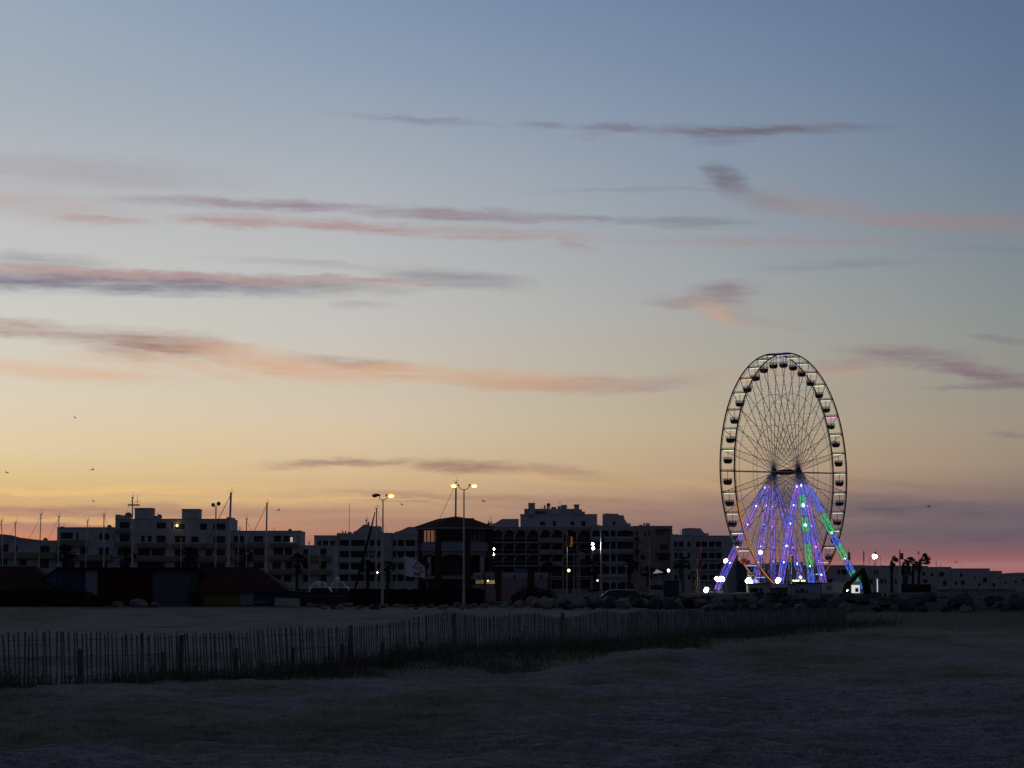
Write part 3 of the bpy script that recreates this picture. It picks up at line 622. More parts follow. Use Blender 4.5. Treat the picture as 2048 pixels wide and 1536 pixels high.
def arch_fill(root, D, x0, x1, ytop, yspring, m, dy=.02, th=.3, n=10):
    """spandrel pieces that turn a square opening into an arched one"""
    X0, X1, Zt, Zs = wx(x0, D), wx(x1, D), wz(ytop, D), wz(yspring, D); mb = MB(); y = D + dy; vs = []
    for k in range(n + 1):
        t = math.pi * k / n; x = (X0 + X1) / 2 - math.cos(t) * (X1 - X0) / 2; z = Zs + math.sin(t) * (Zt - .05 - Zs)
        vs += [(x, y, z), (x, y, Zt), (x, y + th, z), (x, y + th, Zt)]
    fs = []
    for k in range(n):
        a = 4 * k; fs += [(a, a + 4, a + 5, a + 1), (a, a + 2, a + 6, a + 4)]
    mb.add(vs, fs); return mb.build('arch', m, root)
def apt_center():
    D = 560; root = thing('apartment_building', 'large terraced apartment building with arched loggias and a stepped penthouse behind the flags', 'building', (wx(1150, D), D + 5, g_z))
    cols = [(985, 1004.5), (1006.5, 1027.5), (1029.5, 1051), (1053, 1076), (1079, 1100), (1102, 1124), (1128, 1152.5), (1155, 1180)]
    rows = [(1060, 1084), (1087, 1107.5), (1110.5, 1131), (1134, 1152), (1160, 1178)]
    ops = [(a, b, c, d) for c, d in rows for a, b in cols]
    block(root, D, 980, 1182, 1055, ops, wm=m_ochre, rec=1.6, dep=16)
    for a, b in cols: arch_fill(root, D, a, b, 1060, 1067, m_ochre)
    for k, (c, d) in enumerate(rows[:4]):
        s = MB(); s.box((wx(980, D), D - .7, wz(d + 2.2, D)), (wx(1181.8, D), D - .003, wz(d + .3, D))); s.build('floor_slab', m_band, root)
        r = MB(); X0, X1 = wx(980, D), wx(1181.8, D); zz = wz(d + .3, D)
        if k < 3:
            r.box((X0, D - .68, zz + .95), (X1, D - .6, zz + 1.05))
            for a, b in cols:
                if a != 1079: r.box((wx(b + .4, D), D - .69, zz + .001), (wx(b + 1.6, D), D - .01, zz + 1.3))
        r.build('railing', m_band, root)
    # raking party walls between terraces
    for k, (c, d) in enumerate(rows[:3]):
        for a, b in cols[:7]:
            x = wx(b + 1, D); z0 = wz(d + .3, D); mb = MB()
            mb.obox((x - .12, D - .69, z0 + 1.31), (.24, 0, 0), (.9, .68, 1.2), (0, .0, .18)); mb.build('raking_wall', m_ochre, root)
        pbox(root, 'balcony', D, 1078, 1124, d - 8, d + .2, .25, m_ochre, dy=-1.0)
    # right wing with solid parapets
    cols2 = [(1184.5, 1200), (1203, 1218.5), (1221.5, 1231.5), (1234.5, 1267)]; rows2 = [(1060, 1073), (1084, 1098), (1109, 1123), (1133.5, 1148), (1164, 1178)]
    block(root, D - 2, 1182.3, 1270, 1053.5, [(a, b, c, d) for c, d in rows2 for a, b in cols2], wm=m_white2, rec=1.4, dep=16)
    for k in (0, 4):
        for a, b in cols2: arch_fill(root, D - 2, a, b, rows2[k][0], rows2[k][0] + 6, m_ochre if k else m_white2)
    for c, d in rows2[:4]:
        pbox(root, 'balcony', D - 2, 1184, 1268, d, d + 6, .5, m_band, dy=-.503); pbox(root, 'floor_slab', D - 2, 1184, 1268, d + 7.2, d + 9.6, .4, m_band, dy=-.403)
    # plain right end
    pale = mat('pale shutters', (.55, .52, .5), .8)
    block(root, D - 3, 1270.4, 1345, 1053, [(1272, 1276, 1062, 1072), (1289, 1292, 1062, 1073), (1297, 1300, 1062, 1073), (1311, 1327, 1063, 1073), (1272, 1276, 1084, 1096), (1280, 1290, 1085, 1096), (1320, 1336, 1089, 1099), (1297, 1300, 1086, 1097), (1272, 1276, 1108, 1120), (1297, 1300, 1110, 1121), (1281, 1290, 1110, 1120), (1316, 1334, 1113, 1121), (1272, 1276, 1133, 1145), (1280, 1283, 1133, 1145), (1287, 1291, 1134, 1146), (1316, 1334, 1138, 1150)], wm=m_ochre, lit={5: pale, 3: mat('pale curtains', (.3, .27, .27), .8), 14: pale})
    for y in (1074, 1098, 1122): pbox(root, 'balcony', D - 3, 1271, 1277.5, y, y + 8, .5, m_dark, dy=-.503)
    for x0, x1, y0, y1 in ((1311, 1340, 1058.5, 1061), (1310, 1338, 1107, 1110.5)):
        mb = MB(); a = wx(x0, D - 3); b = wx(x1, D - 3); z = wz(y0, D); z2 = wz(y1, D); mb.obox((a, D - 4.4, z2), (b - a, 0, 0), (0, 1.39, z - z2), (0, 0, .06)); mb.build('awning', mat('brown awning cloth', (.07, .05, .045), .9), root)
    for x0, x1, y0 in ((1280, 1286, 1049), (1288, 1291, 1045.5), (1293, 1301, 1046), (1194.6, 1200, 1049), (1201, 1204, 1050)): pbox(root, 'chimney', D, x0, x1, y0, 1053, 1.4, m_white2, dy=2)
    # penthouse
    pb = lambda a, b, t, bt, dy, dep, m=m_white: pbox(root, 'penthouse', D, a, b, t, bt, dep, m, dy=dy)
    block(root, D + 5, 1041, 1194.5, 1029.5, [(1106, 1112, 1042, 1052), (1141, 1149, 1043, 1051), (1163, 1171, 1042, 1052), (1080, 1090, 1043, 1051)], yb=1056, dep=9)
    pb(1049, 1160, 1015.5, 1028.5, 7, 6); pb(1057, 1070.5, 1006, 1028.3, 4, 2.9); pb(1056.5, 1071, 1004.5, 1005.9, 3.9, 3.1); pb(1150, 1159.5, 1009, 1028.3, 4.2, 2.7); pb(1149, 1160.5, 1007.5, 1008.9, 4.1, 2.9); pb(1160.3, 1166, 1016.5, 1028.5, 7, 5.5); pb(1166.2, 1172, 1021, 1028.5, 7, 5)
    pb(1073, 1094, 1020, 1021.5, 5.2, 1.7, m_band)
    for x0, x1, y0 in ((1089, 1092.5, 1008), (1095, 1098, 1007), (1099, 1101, 1010), (1104, 1114, 1011), (1117, 1123.6, 1009.5), (1124, 1136, 1007), (1084, 1086, 1012)): pbox(root, 'chimney', D, x0, x1, y0, 1015.2, 1.4, m_white2, dy=9)
    mansard(root, D, [(984, 1054.6), (984, 1046), (990, 1045), (1004, 1036.5), (1037.7, 1036.5), (1037.7, 1054.6)], 6, m_white, 'attic', dy=5)
    mansard(root, D, [(1208.5, 1053), (1208.5, 1026.5), (1215, 1025.7), (1238.5, 1026.5), (1239, 1029), (1249.5, 1029.5), (1250, 1036), (1257, 1046), (1263, 1045.5), (1263, 1053)], 7, m_white2, 'attic', dy=4)
    w = MB(); w.box((wx(1227, D), D + 3.95, wz(1049, D)), (wx(1232, D), D + 3.99, wz(1042, D))); w.build('window', m_glass, root)
    for x0, x1, y0 in ((974, 980, 1044), (980.5, 983.5, 1041.5), (976, 978, 1040)): pbox(root, 'chimney', D, x0, x1, y0, 1054.6, 1.4, m_white2, dy=6)
    antenna(root, D, 981, 1034, 1042); antenna(root, D, 1120, 1002, 1010, 1); dish(root, D, 1097, 1010, .5)
apt_center()

def apt_right():
    D = 545; root = thing('apartment_building', 'dark grey white apartment block with sloping attic just left of the ferris wheel', 'building', (wx(1410, D), D + 5, g_z))
    rows = [(1083, 1094), (1105.5, 1117), (1128, 1139), (1150, 1160)]
    block(root, D + 1, 1345.4, 1388, 1071, [(a, b, c, d) for c, d in rows for a, b in ((1348, 1356), (1358, 1367), (1375, 1381))], rec=.6)
    block(root, D, 1388.4, 1476, 1072.5, [(a, b, c, d) for c, d in rows for a, b in ((1392, 1401), (1403, 1415), (1418, 1430), (1432, 1443))], rec=1.2)
    for c, d in rows: pbox(root, 'balcony', D, 1389.5, 1444, d + 1, d + 3.6, .7, m_band, dy=-.703); pbox(root, 'balcony', D + 1, 1347, 1370, d + 1, d + 3.2, .7, m_band, dy=-.703)
    mansard(root, D, [(1369, 1070.6), (1369, 1056), (1383, 1055), (1403, 1056), (1411, 1065.6), (1419.5, 1065.6), (1419.5, 1072)], 6, m_white, 'attic', dy=3)
    for x0, x1, y0 in ((1346, 1350, 1067), (1355, 1358, 1067)): pbox(root, 'chimney', D, x0, x1, y0, 1070.6, 1.4, m_white2, dy=4)
    antenna(root, D, 1361, 1060, 1071)
    r2 = thing('warehouse_building', 'low dark building with a wide black gateway behind the left foot of the wheel', 'building', (wx(1484, D), D + 5, g_z))
    block(r2, D - 4, 1476.4, 1500, 1122.5, [(1477.5, 1492, 1160, 1184)], wm=m_gblue, mull=False)
apt_right()

def houses():
    D = 640
    def house(x0, x1, yt, ops, label, m=m_white, dd=0):
        r = thing('terraced_house', label, 'house', (wx((x0 + x1) / 2, D), D + 5, g_z), 'white houses along the right shore')
        block(r, D + dd, x0, x1, yt, ops, wm=m, rec=.25, yb=1188)
        return r
    r = house(1500.4, 1564, 1132, [(1510, 1520, 1140, 1150), (1540, 1552, 1140, 1150)], 'white flat roofed house seen through the left half of the wheel')
    r = house(1564.4, 1606, 1125, [(1572, 1580, 1134, 1144), (1588, 1596, 1134, 1144)], 'slightly taller white house seen between the legs of the wheel')
    r = house(1606.4, 1730, 1131.5, [(1674, 1680, 1139, 1149), (1682, 1693, 1139, 1149), (1640, 1652, 1139, 1149), (1615, 1628, 1139, 1149), (1655, 1665, 1158, 1167), (1700, 1712, 1158, 1167)], 'long white house behind the excavator arm')
    for px in (1634, 1668, 1706, 1719): pbox(r, 'chimney', D, px, px + 4, 1130, 1131, 1, m_white2, dy=2)
    r = house(1730.4, 1800, 1132.5, [(1747, 1755.5, 1140, 1149), (1738, 1745, 1158, 1167), (1758.6, 1766, 1158, 1167), (1768, 1772, 1158, 1167), (1789, 1793, 1159, 1167)], 'white house right of the excavator arm with a row of small windows')
    for px in (1736, 1748, 1765, 1785): pbox(r, 'chimney', D, px, px + 4, 1130.4, 1132, 1, m_white2, dy=2)
    r = house(1800.4, 1855, 1133, [(1806, 1812, 1159, 1166), (1844, 1850, 1144, 1151), (1846, 1854, 1159, 1166), (1818, 1824, 1145, 1151)], 'white house behind the wind blown palms')
    r = house(1855.4, 1902, 1135, [(1877.6, 1888, 1144.5, 1153), (1885, 1892, 1161, 1172), (1860, 1866, 1146, 1153)], 'white flat roofed house just right of the palms')
    antenna(r, D, 1872, 1122, 1136); antenna(r, D, 1881, 1127, 1136)
    r = house(1902.4, 1979, 1138, [(1919, 1924, 1146, 1154), (1921, 1928.5, 1161, 1170), (1947, 1951.5, 1153, 1157), (1965, 1973.6, 1155, 1165), (1955, 1960, 1167, 1172), (1908, 1913, 1162, 1170)], 'wide white house with scattered small windows near the right edge')
    pbox(r, 'chimney', D, 1872 + 80, 1957, 1137, 1138, 1, m_white2, dy=2)
    r = house(1979.4, 2003, 1143, [(1995, 2000, 1155, 1157.5), (1984, 1989, 1166, 1174)], 'narrow lower white house second from the right edge')
    r = house(2003.4, 2075, 1150.5, [(2028, 2033, 1161, 1166), (2008, 2012, 1163, 1168), (2044, 2052, 1157, 1163)], 'lowest white house cut by the right edge of the picture')
    # bare roof dome tree behind
houses()

# ------------------------------------------------------------------ brick clubhouse
def clubhouse():
    D = 243.; cx = P(911, 1100, D).x; sd = 3.02; ap = sd * (1 + math.sqrt(2)) / 2; cy = 240 + ap; base = .75
    root = thing('clubhouse', 'eight sided red brick clubhouse with low tiled roof, arches and a white mast behind it', 'building', (cx, cy, base))
    zz = lambda py: wz(py, 240)
    rot = R(-3)
    Vx = [(cx + ap / math.cos(R(22.5)) * math.sin(rot + R(45 * k + 22.5)), cy - ap / math.cos(R(22.5)) * math.cos(rot + R(45 * k + 22.5))) for k in range(8)]
    lit = emit('window with painted warm glow', (.95, .45, .26), .15)  # warm light in this window put into the pane as emission
    pinklit = mat('panes with painted pink light', (.30, .18, .17), .5, .2, 2.)  # pink light in these panes is put into their colour
    for k in range(8):
        a = Vector((*Vx[k - 1], 0)); b = Vector((*Vx[k], 0)); d = (b - a); L = d.length; d.normalize(); nrm = Vector((d.y, -d.x, 0))
        mid_ = (a + b) / 2 - Vector((cx, cy, 0)); nrm = mid_.normalized()
        def slab(x0, x1, z0, z1, t0, t1): # t along outward normal
            o = a + d * x0 + nrm * t0; o.z = z0; return (o, d * (x1 - x0), nrm * (t1 - t0), Vector((0, 0, z1 - z0)))
        e = .3
        w = MB(); w.obox(*slab(e, L - e, zz(1085) + .0, zz(1083), -.3, 0)); w.build('wall', m_pinkw, root); w = MB(); w.obox(*slab(e, L - e, zz(1060), zz(1057.5), -.3, 0)); w.build('lintel', m_pinkw, root); w = MB(); w.obox(*slab(e, L - e, zz(1108), zz(1102.3), -.3, -.03))
        # arch spandrel
        n = 10; z_t = zz(1108); z_s = zz(1118); o0 = a + d * e - nrm * .03; vs = []; fs = []
        for q in range(n + 1):
            t = math.pi * q / n; xx = (L - 2 * e) * (.5 - .5 * math.cos(t)); z = z_s + math.sin(t) * (z_t - .05 - z_s)
            p = o0 + d * xx; vs += [(p.x, p.y, z), (p.x, p.y, z_t), (p.x - nrm.x * .27, p.y - nrm.y * .27, z)]
        for q in range(n): s = 3 * q; fs += [(s, s + 3, s + 4, s + 1), (s, s + 2, s + 5, s + 3)]
        w.add(vs, fs); w.build('arch', m_pinkw, root); w = MB(); w.obox(*slab(e, L - e, zz(1158), zz(1151), -.3, -.02)); w.build('wall', m_pinkw, root)
        bd = MB(); bd.obox(*slab(e - .05, L - e + .05, zz(1102), zz(1085.3), -.15, .12)); bd.obox(*slab(e - .05, L - e + .05, zz(1094.6), zz(1093.8), .12, .15)); bd.build('balcony', [mat('pale blue white boards', (.33, .37, .42), .8, .1, 1.5)], root)
        gl = MB(); gl.obox(*slab(e, L - e, zz(1082.9), zz(1060.1), -.26, -.22)); gl.cur = 1
        for q in range(5): xx = e + (L - 2 * e) * q / 4; gl.obox(*slab(xx - .03 if q else xx, xx + .03, zz(1082.9), zz(1060.1), -.215, -.12))
        gl.build('window', [m_glass if k in (0, 2, 3, 4, 5, 6) else (lit if k == 7 else pinklit), m_dark], root)
        lo = MB(); lo.obox(*slab(e, L - e, zz(1150.9), zz(1108.1), -1.3, -1.25)); lo.obox(*slab(e, L - e, base - .3, zz(1158.2), -.9, -.85)); lo.cur = 1
        for q in (.33, .66): lo.obox(*slab(e + (L - 2 * e) * q - .04, e + (L - 2 * e) * q + .04, zz(1150.9), zz(1112), -1.24, -1.16))
        lo.build('window', [m_glass, m_frame], root)
        c = MB(); p = Vector((*Vx[k], 0)); o = p - d * .32; nd = (p - Vector((cx, cy, 0))).normalized(); td = Vector((-nd.y, nd.x, 0))
        o = p - td * .3 - nd * .42; o.z = base - .4; c.obox(o, td * .6, nd * .6, Vector((0, 0, zz(1057.6) - o.z))); c.build('pillar', m_brick, root)
    # roof
    n = 8; re = (ap + .55) / math.cos(R(22.5)); ze = zz(1057.4); mb = MB()
    ring = lambda r, z: [(cx + r * math.sin(rot + R(45 * k + 22.5)), cy - r * math.cos(rot + R(45 * k + 22.5)), z) for k in range(8)]
    mb.add(ring(re, ze) + ring(re, ze + .22), [(k, (k + 1) % 8, (k + 1) % 8 + 8, k + 8) for k in range(8)] + [tuple(range(8))[::-1]]); mb.build('cornice', m_band, root)
    rf = MB(); zt = P(911, 1032.5, cy).z
    rf.add(ring(re + .12, ze + .223) + ring(re * .45, ze + .223 + (zt - ze) * .62) + [(cx, cy, zt)], [(k, (k + 1) % 8, (k + 1) % 8 + 8, k + 8) for k in range(8)] + [(8 + k, 8 + (k + 1) % 8, 16) for k in range(8)] + [tuple(range(8))[::-1]]); ro = rf.build('roof', m_tile, root)
    hp = MB()
    for k in range(8):
        a = ring(re + .12, ze + .24)[k]; b = ring(re * .45, ze + .24 + (zt - ze) * .62)[k]; hp.tube([a, b, (cx, cy, zt + .04)], .06, 5)
    hp.build('ridge_tiles', m_tile, ro)
    pbox(root, 'stair_tower', 247, 930, 948, 1035.5, 1060, 2.0, m_white2, dy=1)
    fl = MB(); fl.lathe((cx, cy, base - .3), [(ap - .5, 0), (ap - .5, .35)], 8); fl.lathe((cx, cy, zz(1104)), [(ap - .35, 0), (ap - .35, .3)], 8); fl.build('floor_slab', m_band, root)
clubhouse()

# pink walls and low pavilion right of the clubhouse
def pavilion():
    D = 228.; root = thing('pavilion', 'low pink walled beach pavilion with red pillars, white boards and a lit yellow window', 'building', (wx(1030, D), D + 2, .6))
    bz = 1203
    glow = emit('yellow lit window', (.60, .50, .16), .33, (.25, .2, .08), 1.2)
    mb = MB(); mb.box((wx(946, D), D, wz(1176, D)), (wx(989.5, D), D + .25, wz(1169, D))); mb.box((wx(970, D), D - .003, wz(bz, D)), (wx(989.5, D), D + .25, wz(1176.1, D))); mb.build('wall', m_pinkw, root); mb = MB(); mb.box((wx(1003, D), D, wz(bz, D)), (wx(1055, D), D + .25, wz(1159.2, D))); mb.build('wall', m_pinkw, root); mb = MB(); mb.box((wx(1068.5, D), D, wz(bz, D)), (wx(1096, D), D + .25, wz(1159.2, D)))
    mb.build('wall', m_pinkw, root)
    for x0, x1 in ((947, 967), (968.5, 989.5), (1003, 1055), (1069, 1096)):
        b = MB(); b.box((wx(x0, D), D - .08, wz(1159, D)), (wx(x1, D), D + .1, wz(1145, D))); b.cur = 1; b.box((wx(x0, D), D - .1, wz(1154.8, D)), (wx(x1, D), D - .083, wz(1154.1, D)))
        xm = (x0 + x1) / 2; c = P(xm, 1153.5, D - .1); b.cur = 2; b.box((c.x - .07, D - .11, c.z - .16), (c.x + .07, D - .102, c.z + .16)); b.build('fascia_board', [mat('white boards', (.38, .42, .46), .8, .08, 1.5), m_gblue, m_dark], root)
    for x0, x1, y0 in ((991, 1002.5, 1143), (1055.5, 1068, 1145), (1096.5, 1100, 1145)): pbox(root, 'pillar', D, x0, x1, y0, bz, .6, m_brick, dy=-.15)
    for x0, x1 in ((951.5, 967.3), (972.5, 989.5)):
        w = MB(); w.quad((wx(x0, D), D + .1, wz(1167.5, D)), (wx(x1, D), D + .1, wz(1167.5, D)), (wx(x1, D), D + .1, wz(1160.2, D)), (wx(x0, D), D + .1, wz(1160.2, D))); w.build('window', glow, root)
    b = MB(); c = P(976, 1161.5, D); b.ball(c, .06, 8, 5); b.build('ceiling_lamp', emit('lamp in pavilion', (1., .95, .7), 4), root)
    b = MB(); b.box((wx(1069, D), D - .06, wz(1177, D)), (wx(1077, D), D - .004, wz(1159.5, D))); b.build('door', m_lblue, root)
    pbox(root, 'drain_pipe', D, 968, 970, 1146, bz, .15, m_dark, dy=-.3)
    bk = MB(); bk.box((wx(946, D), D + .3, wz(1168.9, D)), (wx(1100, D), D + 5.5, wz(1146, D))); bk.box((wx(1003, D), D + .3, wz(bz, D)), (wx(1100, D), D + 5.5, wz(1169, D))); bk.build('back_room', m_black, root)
    # upper glazed box behind
    pbox(root, 'roof_light', D, 1031, 1056, 1137, 1144.6, 2, mat('blue grey panels', (.16, .19, .21), .7), dy=.4)
    t2 = thing('dustbin', 'dark rounded bin standing in front of the pink wall', 'bin', (wx(1027, 224), 224, T(wx(1027, 224), 224)))
    z0 = t2.location.z; mb = MB(); mb.lathe((t2.location.x, 224, z0), [(.2, 0), (.25, .5), (.27, .8), (.29, .82)], 12); mb.build('body', mat('navy plastic', (.02, .022, .035), .6), t2)
    mb = MB(); mb.lathe((t2.location.x, 224, z0 + .822), [(.29, 0), (.27, .06), (.12, .13), (.03, .15)], 12); mb.build('lid', mat('navy plastic', (.02, .022, .035), .6), t2)
pavilion()

# ------------------------------------------------------------------ sheds on the left
def sheds():
    D = 215.
    r = thing('beach_shed', 'red tiled hip roofed shed at the far left edge', 'shed', (wx(0, D), D + 3, T(wx(0, D), D)))
    A = lambda px, py, dy=0: P(px, py, D + dy)
    mb = MB(); x0 = wx(-160, D); x1 = wx(112, D); ze = wz(1180, D); zr = wz(1131.5, D); xa = wx(58, D); xb = wx(-110, D)
    mb.add([(x0, D - .3, ze), (x1, D - .3, ze), (x1, D + 7.3, ze), (x0, D + 7.3, ze), (xb, D + 3.5, zr), (xa, D + 3.5, zr)], [(0, 1, 5, 4), (1, 2, 5), (2, 3, 4, 5), (3, 0, 4), (0, 3, 2, 1)]); mb.build('roof', m_tile, r)
    mb = MB(); mb.box((x0 + .4, D, .2), (x1 - .5, D + 7, ze - .003)); mb.build('wall', m_fenced, r)
    r = thing('boat_shed', 'long flat shed of dark blue, white, dark red, grey and green panels', 'shed', (wx(250, D), D + 3, T(wx(250, D), D)))
    D2 = D + 1.2
    for x0, x1, y0, m in ((115, 171.5, 1140, m_blue), (172, 195.5, 1141, m_lblue), (196, 306, 1137.5, m_red), (306.5, 379.5, 1140, m_gblue), (380, 397, 1140, m_green)):
        mb = MB(); mb.box((wx(x0, D2), D2 + .003 * (x0 % 3), wz(1212, D2)), (wx(x1, D2), D2 + .3, wz(y0, D2))); mb.build('door' if m is m_lblue else 'wall_panel', m, r)
    for k in range(9):
        x = 120 + k * 6; 
    bat = MB()
    for k in range(1, 12): xx = wx(306.5 + k * 6.1, D2); bat.box((xx - .02, D2 - .03, wz(1205, D2)), (xx + .02, D2 - .001, wz(1141, D2)))
    bat.build('batten', m_gblue, r)
    mb = MB(); mb.box((wx(113, D2), D2 - .3, wz(1139.9, D2)), (wx(398, D2), D2 + 6, wz(1134.6, D2))); mb.build('roof', m_black, r)
    mb = MB(); mb.box((wx(116, D2), D2 + .31, .2), (wx(396, D2), D2 + 5.8, wz(1140, D2))); mb.build('body', m_fenced, r)
    # sloping lean-to end
    mb = MB(); a = P(88, 1154, D2); b = P(112.7, 1137, D2); mb.prism([(wx(88, D2), .3), (b.x, .3), (b.x, b.z - .2), (a.x, a.z - .2)], D2, D2 + 3); mb.build('lean_to', m_gblue, r)
    mb = MB(); mb.obox((a.x - .15, D2 - .2, a.z - .25), (b.x - a.x + .15, 0, b.z - a.z + .1), (0, 3.4, 0), (0, 0, .14)); mb.build('lean_to_roof', m_black, r)
    r = thing('beach_shed', 'red tiled hip roofed shed with ochre and blue walls left of centre', 'shed', (wx(480, D), D + 3, T(wx(480, D), D)))
    mb = MB(); x0 = wx(397.5, D); x1 = wx(583, D); ze = wz(1183, D); zr = wz(1133.5, D); xa = wx(506, D); xb = wx(397.6, D)
    mb.add([(x0, D - .5, ze), (x1, D - .5, ze), (x1, D + 7.5, ze), (x0, D + 7.5, ze), (xb, D + 3.5, zr), (xa, D + 3.5, zr)], [(0, 1, 5, 4), (1, 2, 5), (2, 3, 4, 5), (3, 0, 4), (0, 3, 2, 1)]); ro = mb.build('roof', m_tile, r)
    hp = MB(); hp.tube([(x1, D - .5, ze + .03), (xa, D + 3.5, zr + .04), (xb, D + 3.5, zr + .04)], .09, 6); hp.build('ridge_tiles', m_tile, ro)
    for x0_, x1_, m, nm in ((403, 481, m_yellow, 'wall_panel'), (481.5, 507.5, m_lblue, 'door'), (508, 576, m_blue, 'wall_panel')):
        mb = MB(); mb.box((wx(x0_, D), D, wz(1210, D)), (wx(x1_, D), D + .25, ze - .004)); mb.build(nm, m, r)
    mb = MB(); mb.box((wx(403, D), D + .26, .2), (wx(576, D), D + 6.8, ze - .004)); mb.build('body', m_fenced, r)
    # boarded fences in front of the harbour
    r = thing('board_fence', 'low dark brown board fence between the tiled shed and the black screen', 'fence', (wx(640, D), D, T(wx(640, D), D)))
    mb = MB(); 
    x = wx(586, D)
    while x < wx(697, D): mb.box((x, D, .1), (x + .145, D + .05, wz(1183.3, D) + .03 * math.sin(x * 9))); x += .16
    mb.build('boards', m_fenced, r); mb = MB(); mb.box((wx(586, D), D + .051, 1.2), (wx(697, D), D + .12, 1.32)); mb.build('rail', m_fenced, r)
    r = thing('screen_fence', 'long black screen fence below the brick clubhouse', 'fence', (wx(830, D), D - 1, T(wx(830, D), D)))
    mb = MB(); D3 = D - 1; n = 60; vs = []; fs = []
    for k in range(n + 1):
        x = wx(699 + 269 * k / n, D3); z = wz(1178.3, D3) + .05 * math.sin(k * 1.1) + .04 * math.sin(k * 2.9); vs += [(x, D3 + .03 * (k % 2), .1), (x, D3 + .03 * (k % 2), z), (x, D3 + .12, .1), (x, D3 + .12, z)]
    for k in range(n): a = 4 * k; fs += [(a, a + 4, a + 5, a + 1), (a + 2, a + 3, a + 7, a + 6), (a + 1, a + 5, a + 7, a + 3)]
    mb.add(vs, fs); mb.build('screen', m_black, r)
    mb = MB()
    for k in range(18): x = wx(702 + 15.5 * k, D3); mb.tube([(x, D3 + .2, .1), (x, D3 + .2, wz(1178, D3) + .1)], .04, 6)
    mb.build('post_row', m_dark, r)
sheds()

# ------------------------------------------------------------------ vegetation
def leafmass(mb, c, rad, n, size, rnd):
    for _ in range(n):
        while True:
            v = Vector((rnd.uniform(-1, 1), rnd.uniform(-1, 1), rnd.uniform(-1, 1)))
            if v.length < 1: break
        p = Vector(c) + Vector((v.x * rad[0], v.y * rad[1], v.z * rad[2])); a = Vector((rnd.gauss(0, 1), rnd.gauss(0, 1), rnd.gauss(0, 1))).normalized(); b = a.cross(Vector((rnd.gauss(0, 1), rnd.gauss(0, 1), rnd.gauss(0, 1)))).normalized()
        s = size * rnd.uniform(.6, 1.5); mb.add([p - a * s, p + b * s * .5, p + a * s, p - b * s * .5], [(0, 1, 2, 3)])
def bush(name, label, cat, px0, px1, ytop, D, seed, n=900, dens=None, group=None):
    rnd = random.Random(seed); x0, x1 = wx(px0, D), wx(px1, D); xm = (x0 + x1) / 2; g0 = T(xm, D); top = wz(ytop, D)
    r = thing(name, label, cat, (xm, D, g0), group); mb = MB(); k = max(2, int((x1 - x0) / .8))
    for i in range(k):
        t = (i + .5) / k; h = (top - g0) * (.55 + .45 * math.sin(math.pi * t) ** .5) * rnd.uniform(.8, 1.08); leafmass(mb, (x0 + (x1 - x0) * t, D + rnd.uniform(-.4, .4), g0 + h * .45), ((x1 - x0) / k * .95, .9, h * .56), n // k, .09, rnd)
    mb.build('foliage', m_leaf, r); st = MB()
    for i in range(k): x = x0 + (x1 - x0) * (i + .5) / k; st.tube([(x, D, g0 - .1), (x + rnd.uniform(-.2, .2), D + .1, g0 + (top - g0) * .6)], [.05, .02], 5)
    st.build('stem', m_trunk, r); return r
bush('hedge', 'long dark hedge in front of the left sheds', 'hedge', -60, 215, 1176, 211, 1, 9000)
bush('bush', 'dark rounded bush against the pink pavilion wall', 'bush', 1040, 1104, 1168, 225, 2, 2600)
bush('bush', 'small dark shrub beside the bare rocks left of the billboard', 'bush', 1268, 1316, 1184, 205, 3, 1200)
bush('bush', 'wide low shrub between the billboard and the wheel', 'bush', 1330, 1440, 1190, 200, 4, 2200)
bush('bush', 'tall dark shrub in front of the white cabin below the wheel', 'bush', 1510, 1572, 1178, 205, 5, 2200)
bush('bush', 'long low shrub in front of the blue cabin', 'bush', 1440, 1690, 1196, 196, 6, 4200)
bush('bush', 'dark low bush beside the blue end of the tiled shed', 'bush', 560, 600, 1186, 212, 8, 900)
bush('bush', 'small bush at the foot of the green panel', 'bush', 382, 405, 1178, 213, 9, 600)
bush('hedge', 'dark garden hedge in front of the far white houses on the right', 'hedge', 1866, 2030, 1176, 600, 10, 3000)
bush('tree', 'round tree crown showing above the roofs on the far right', 'tree', 1913, 1935, 1128, 652, 12, 700)

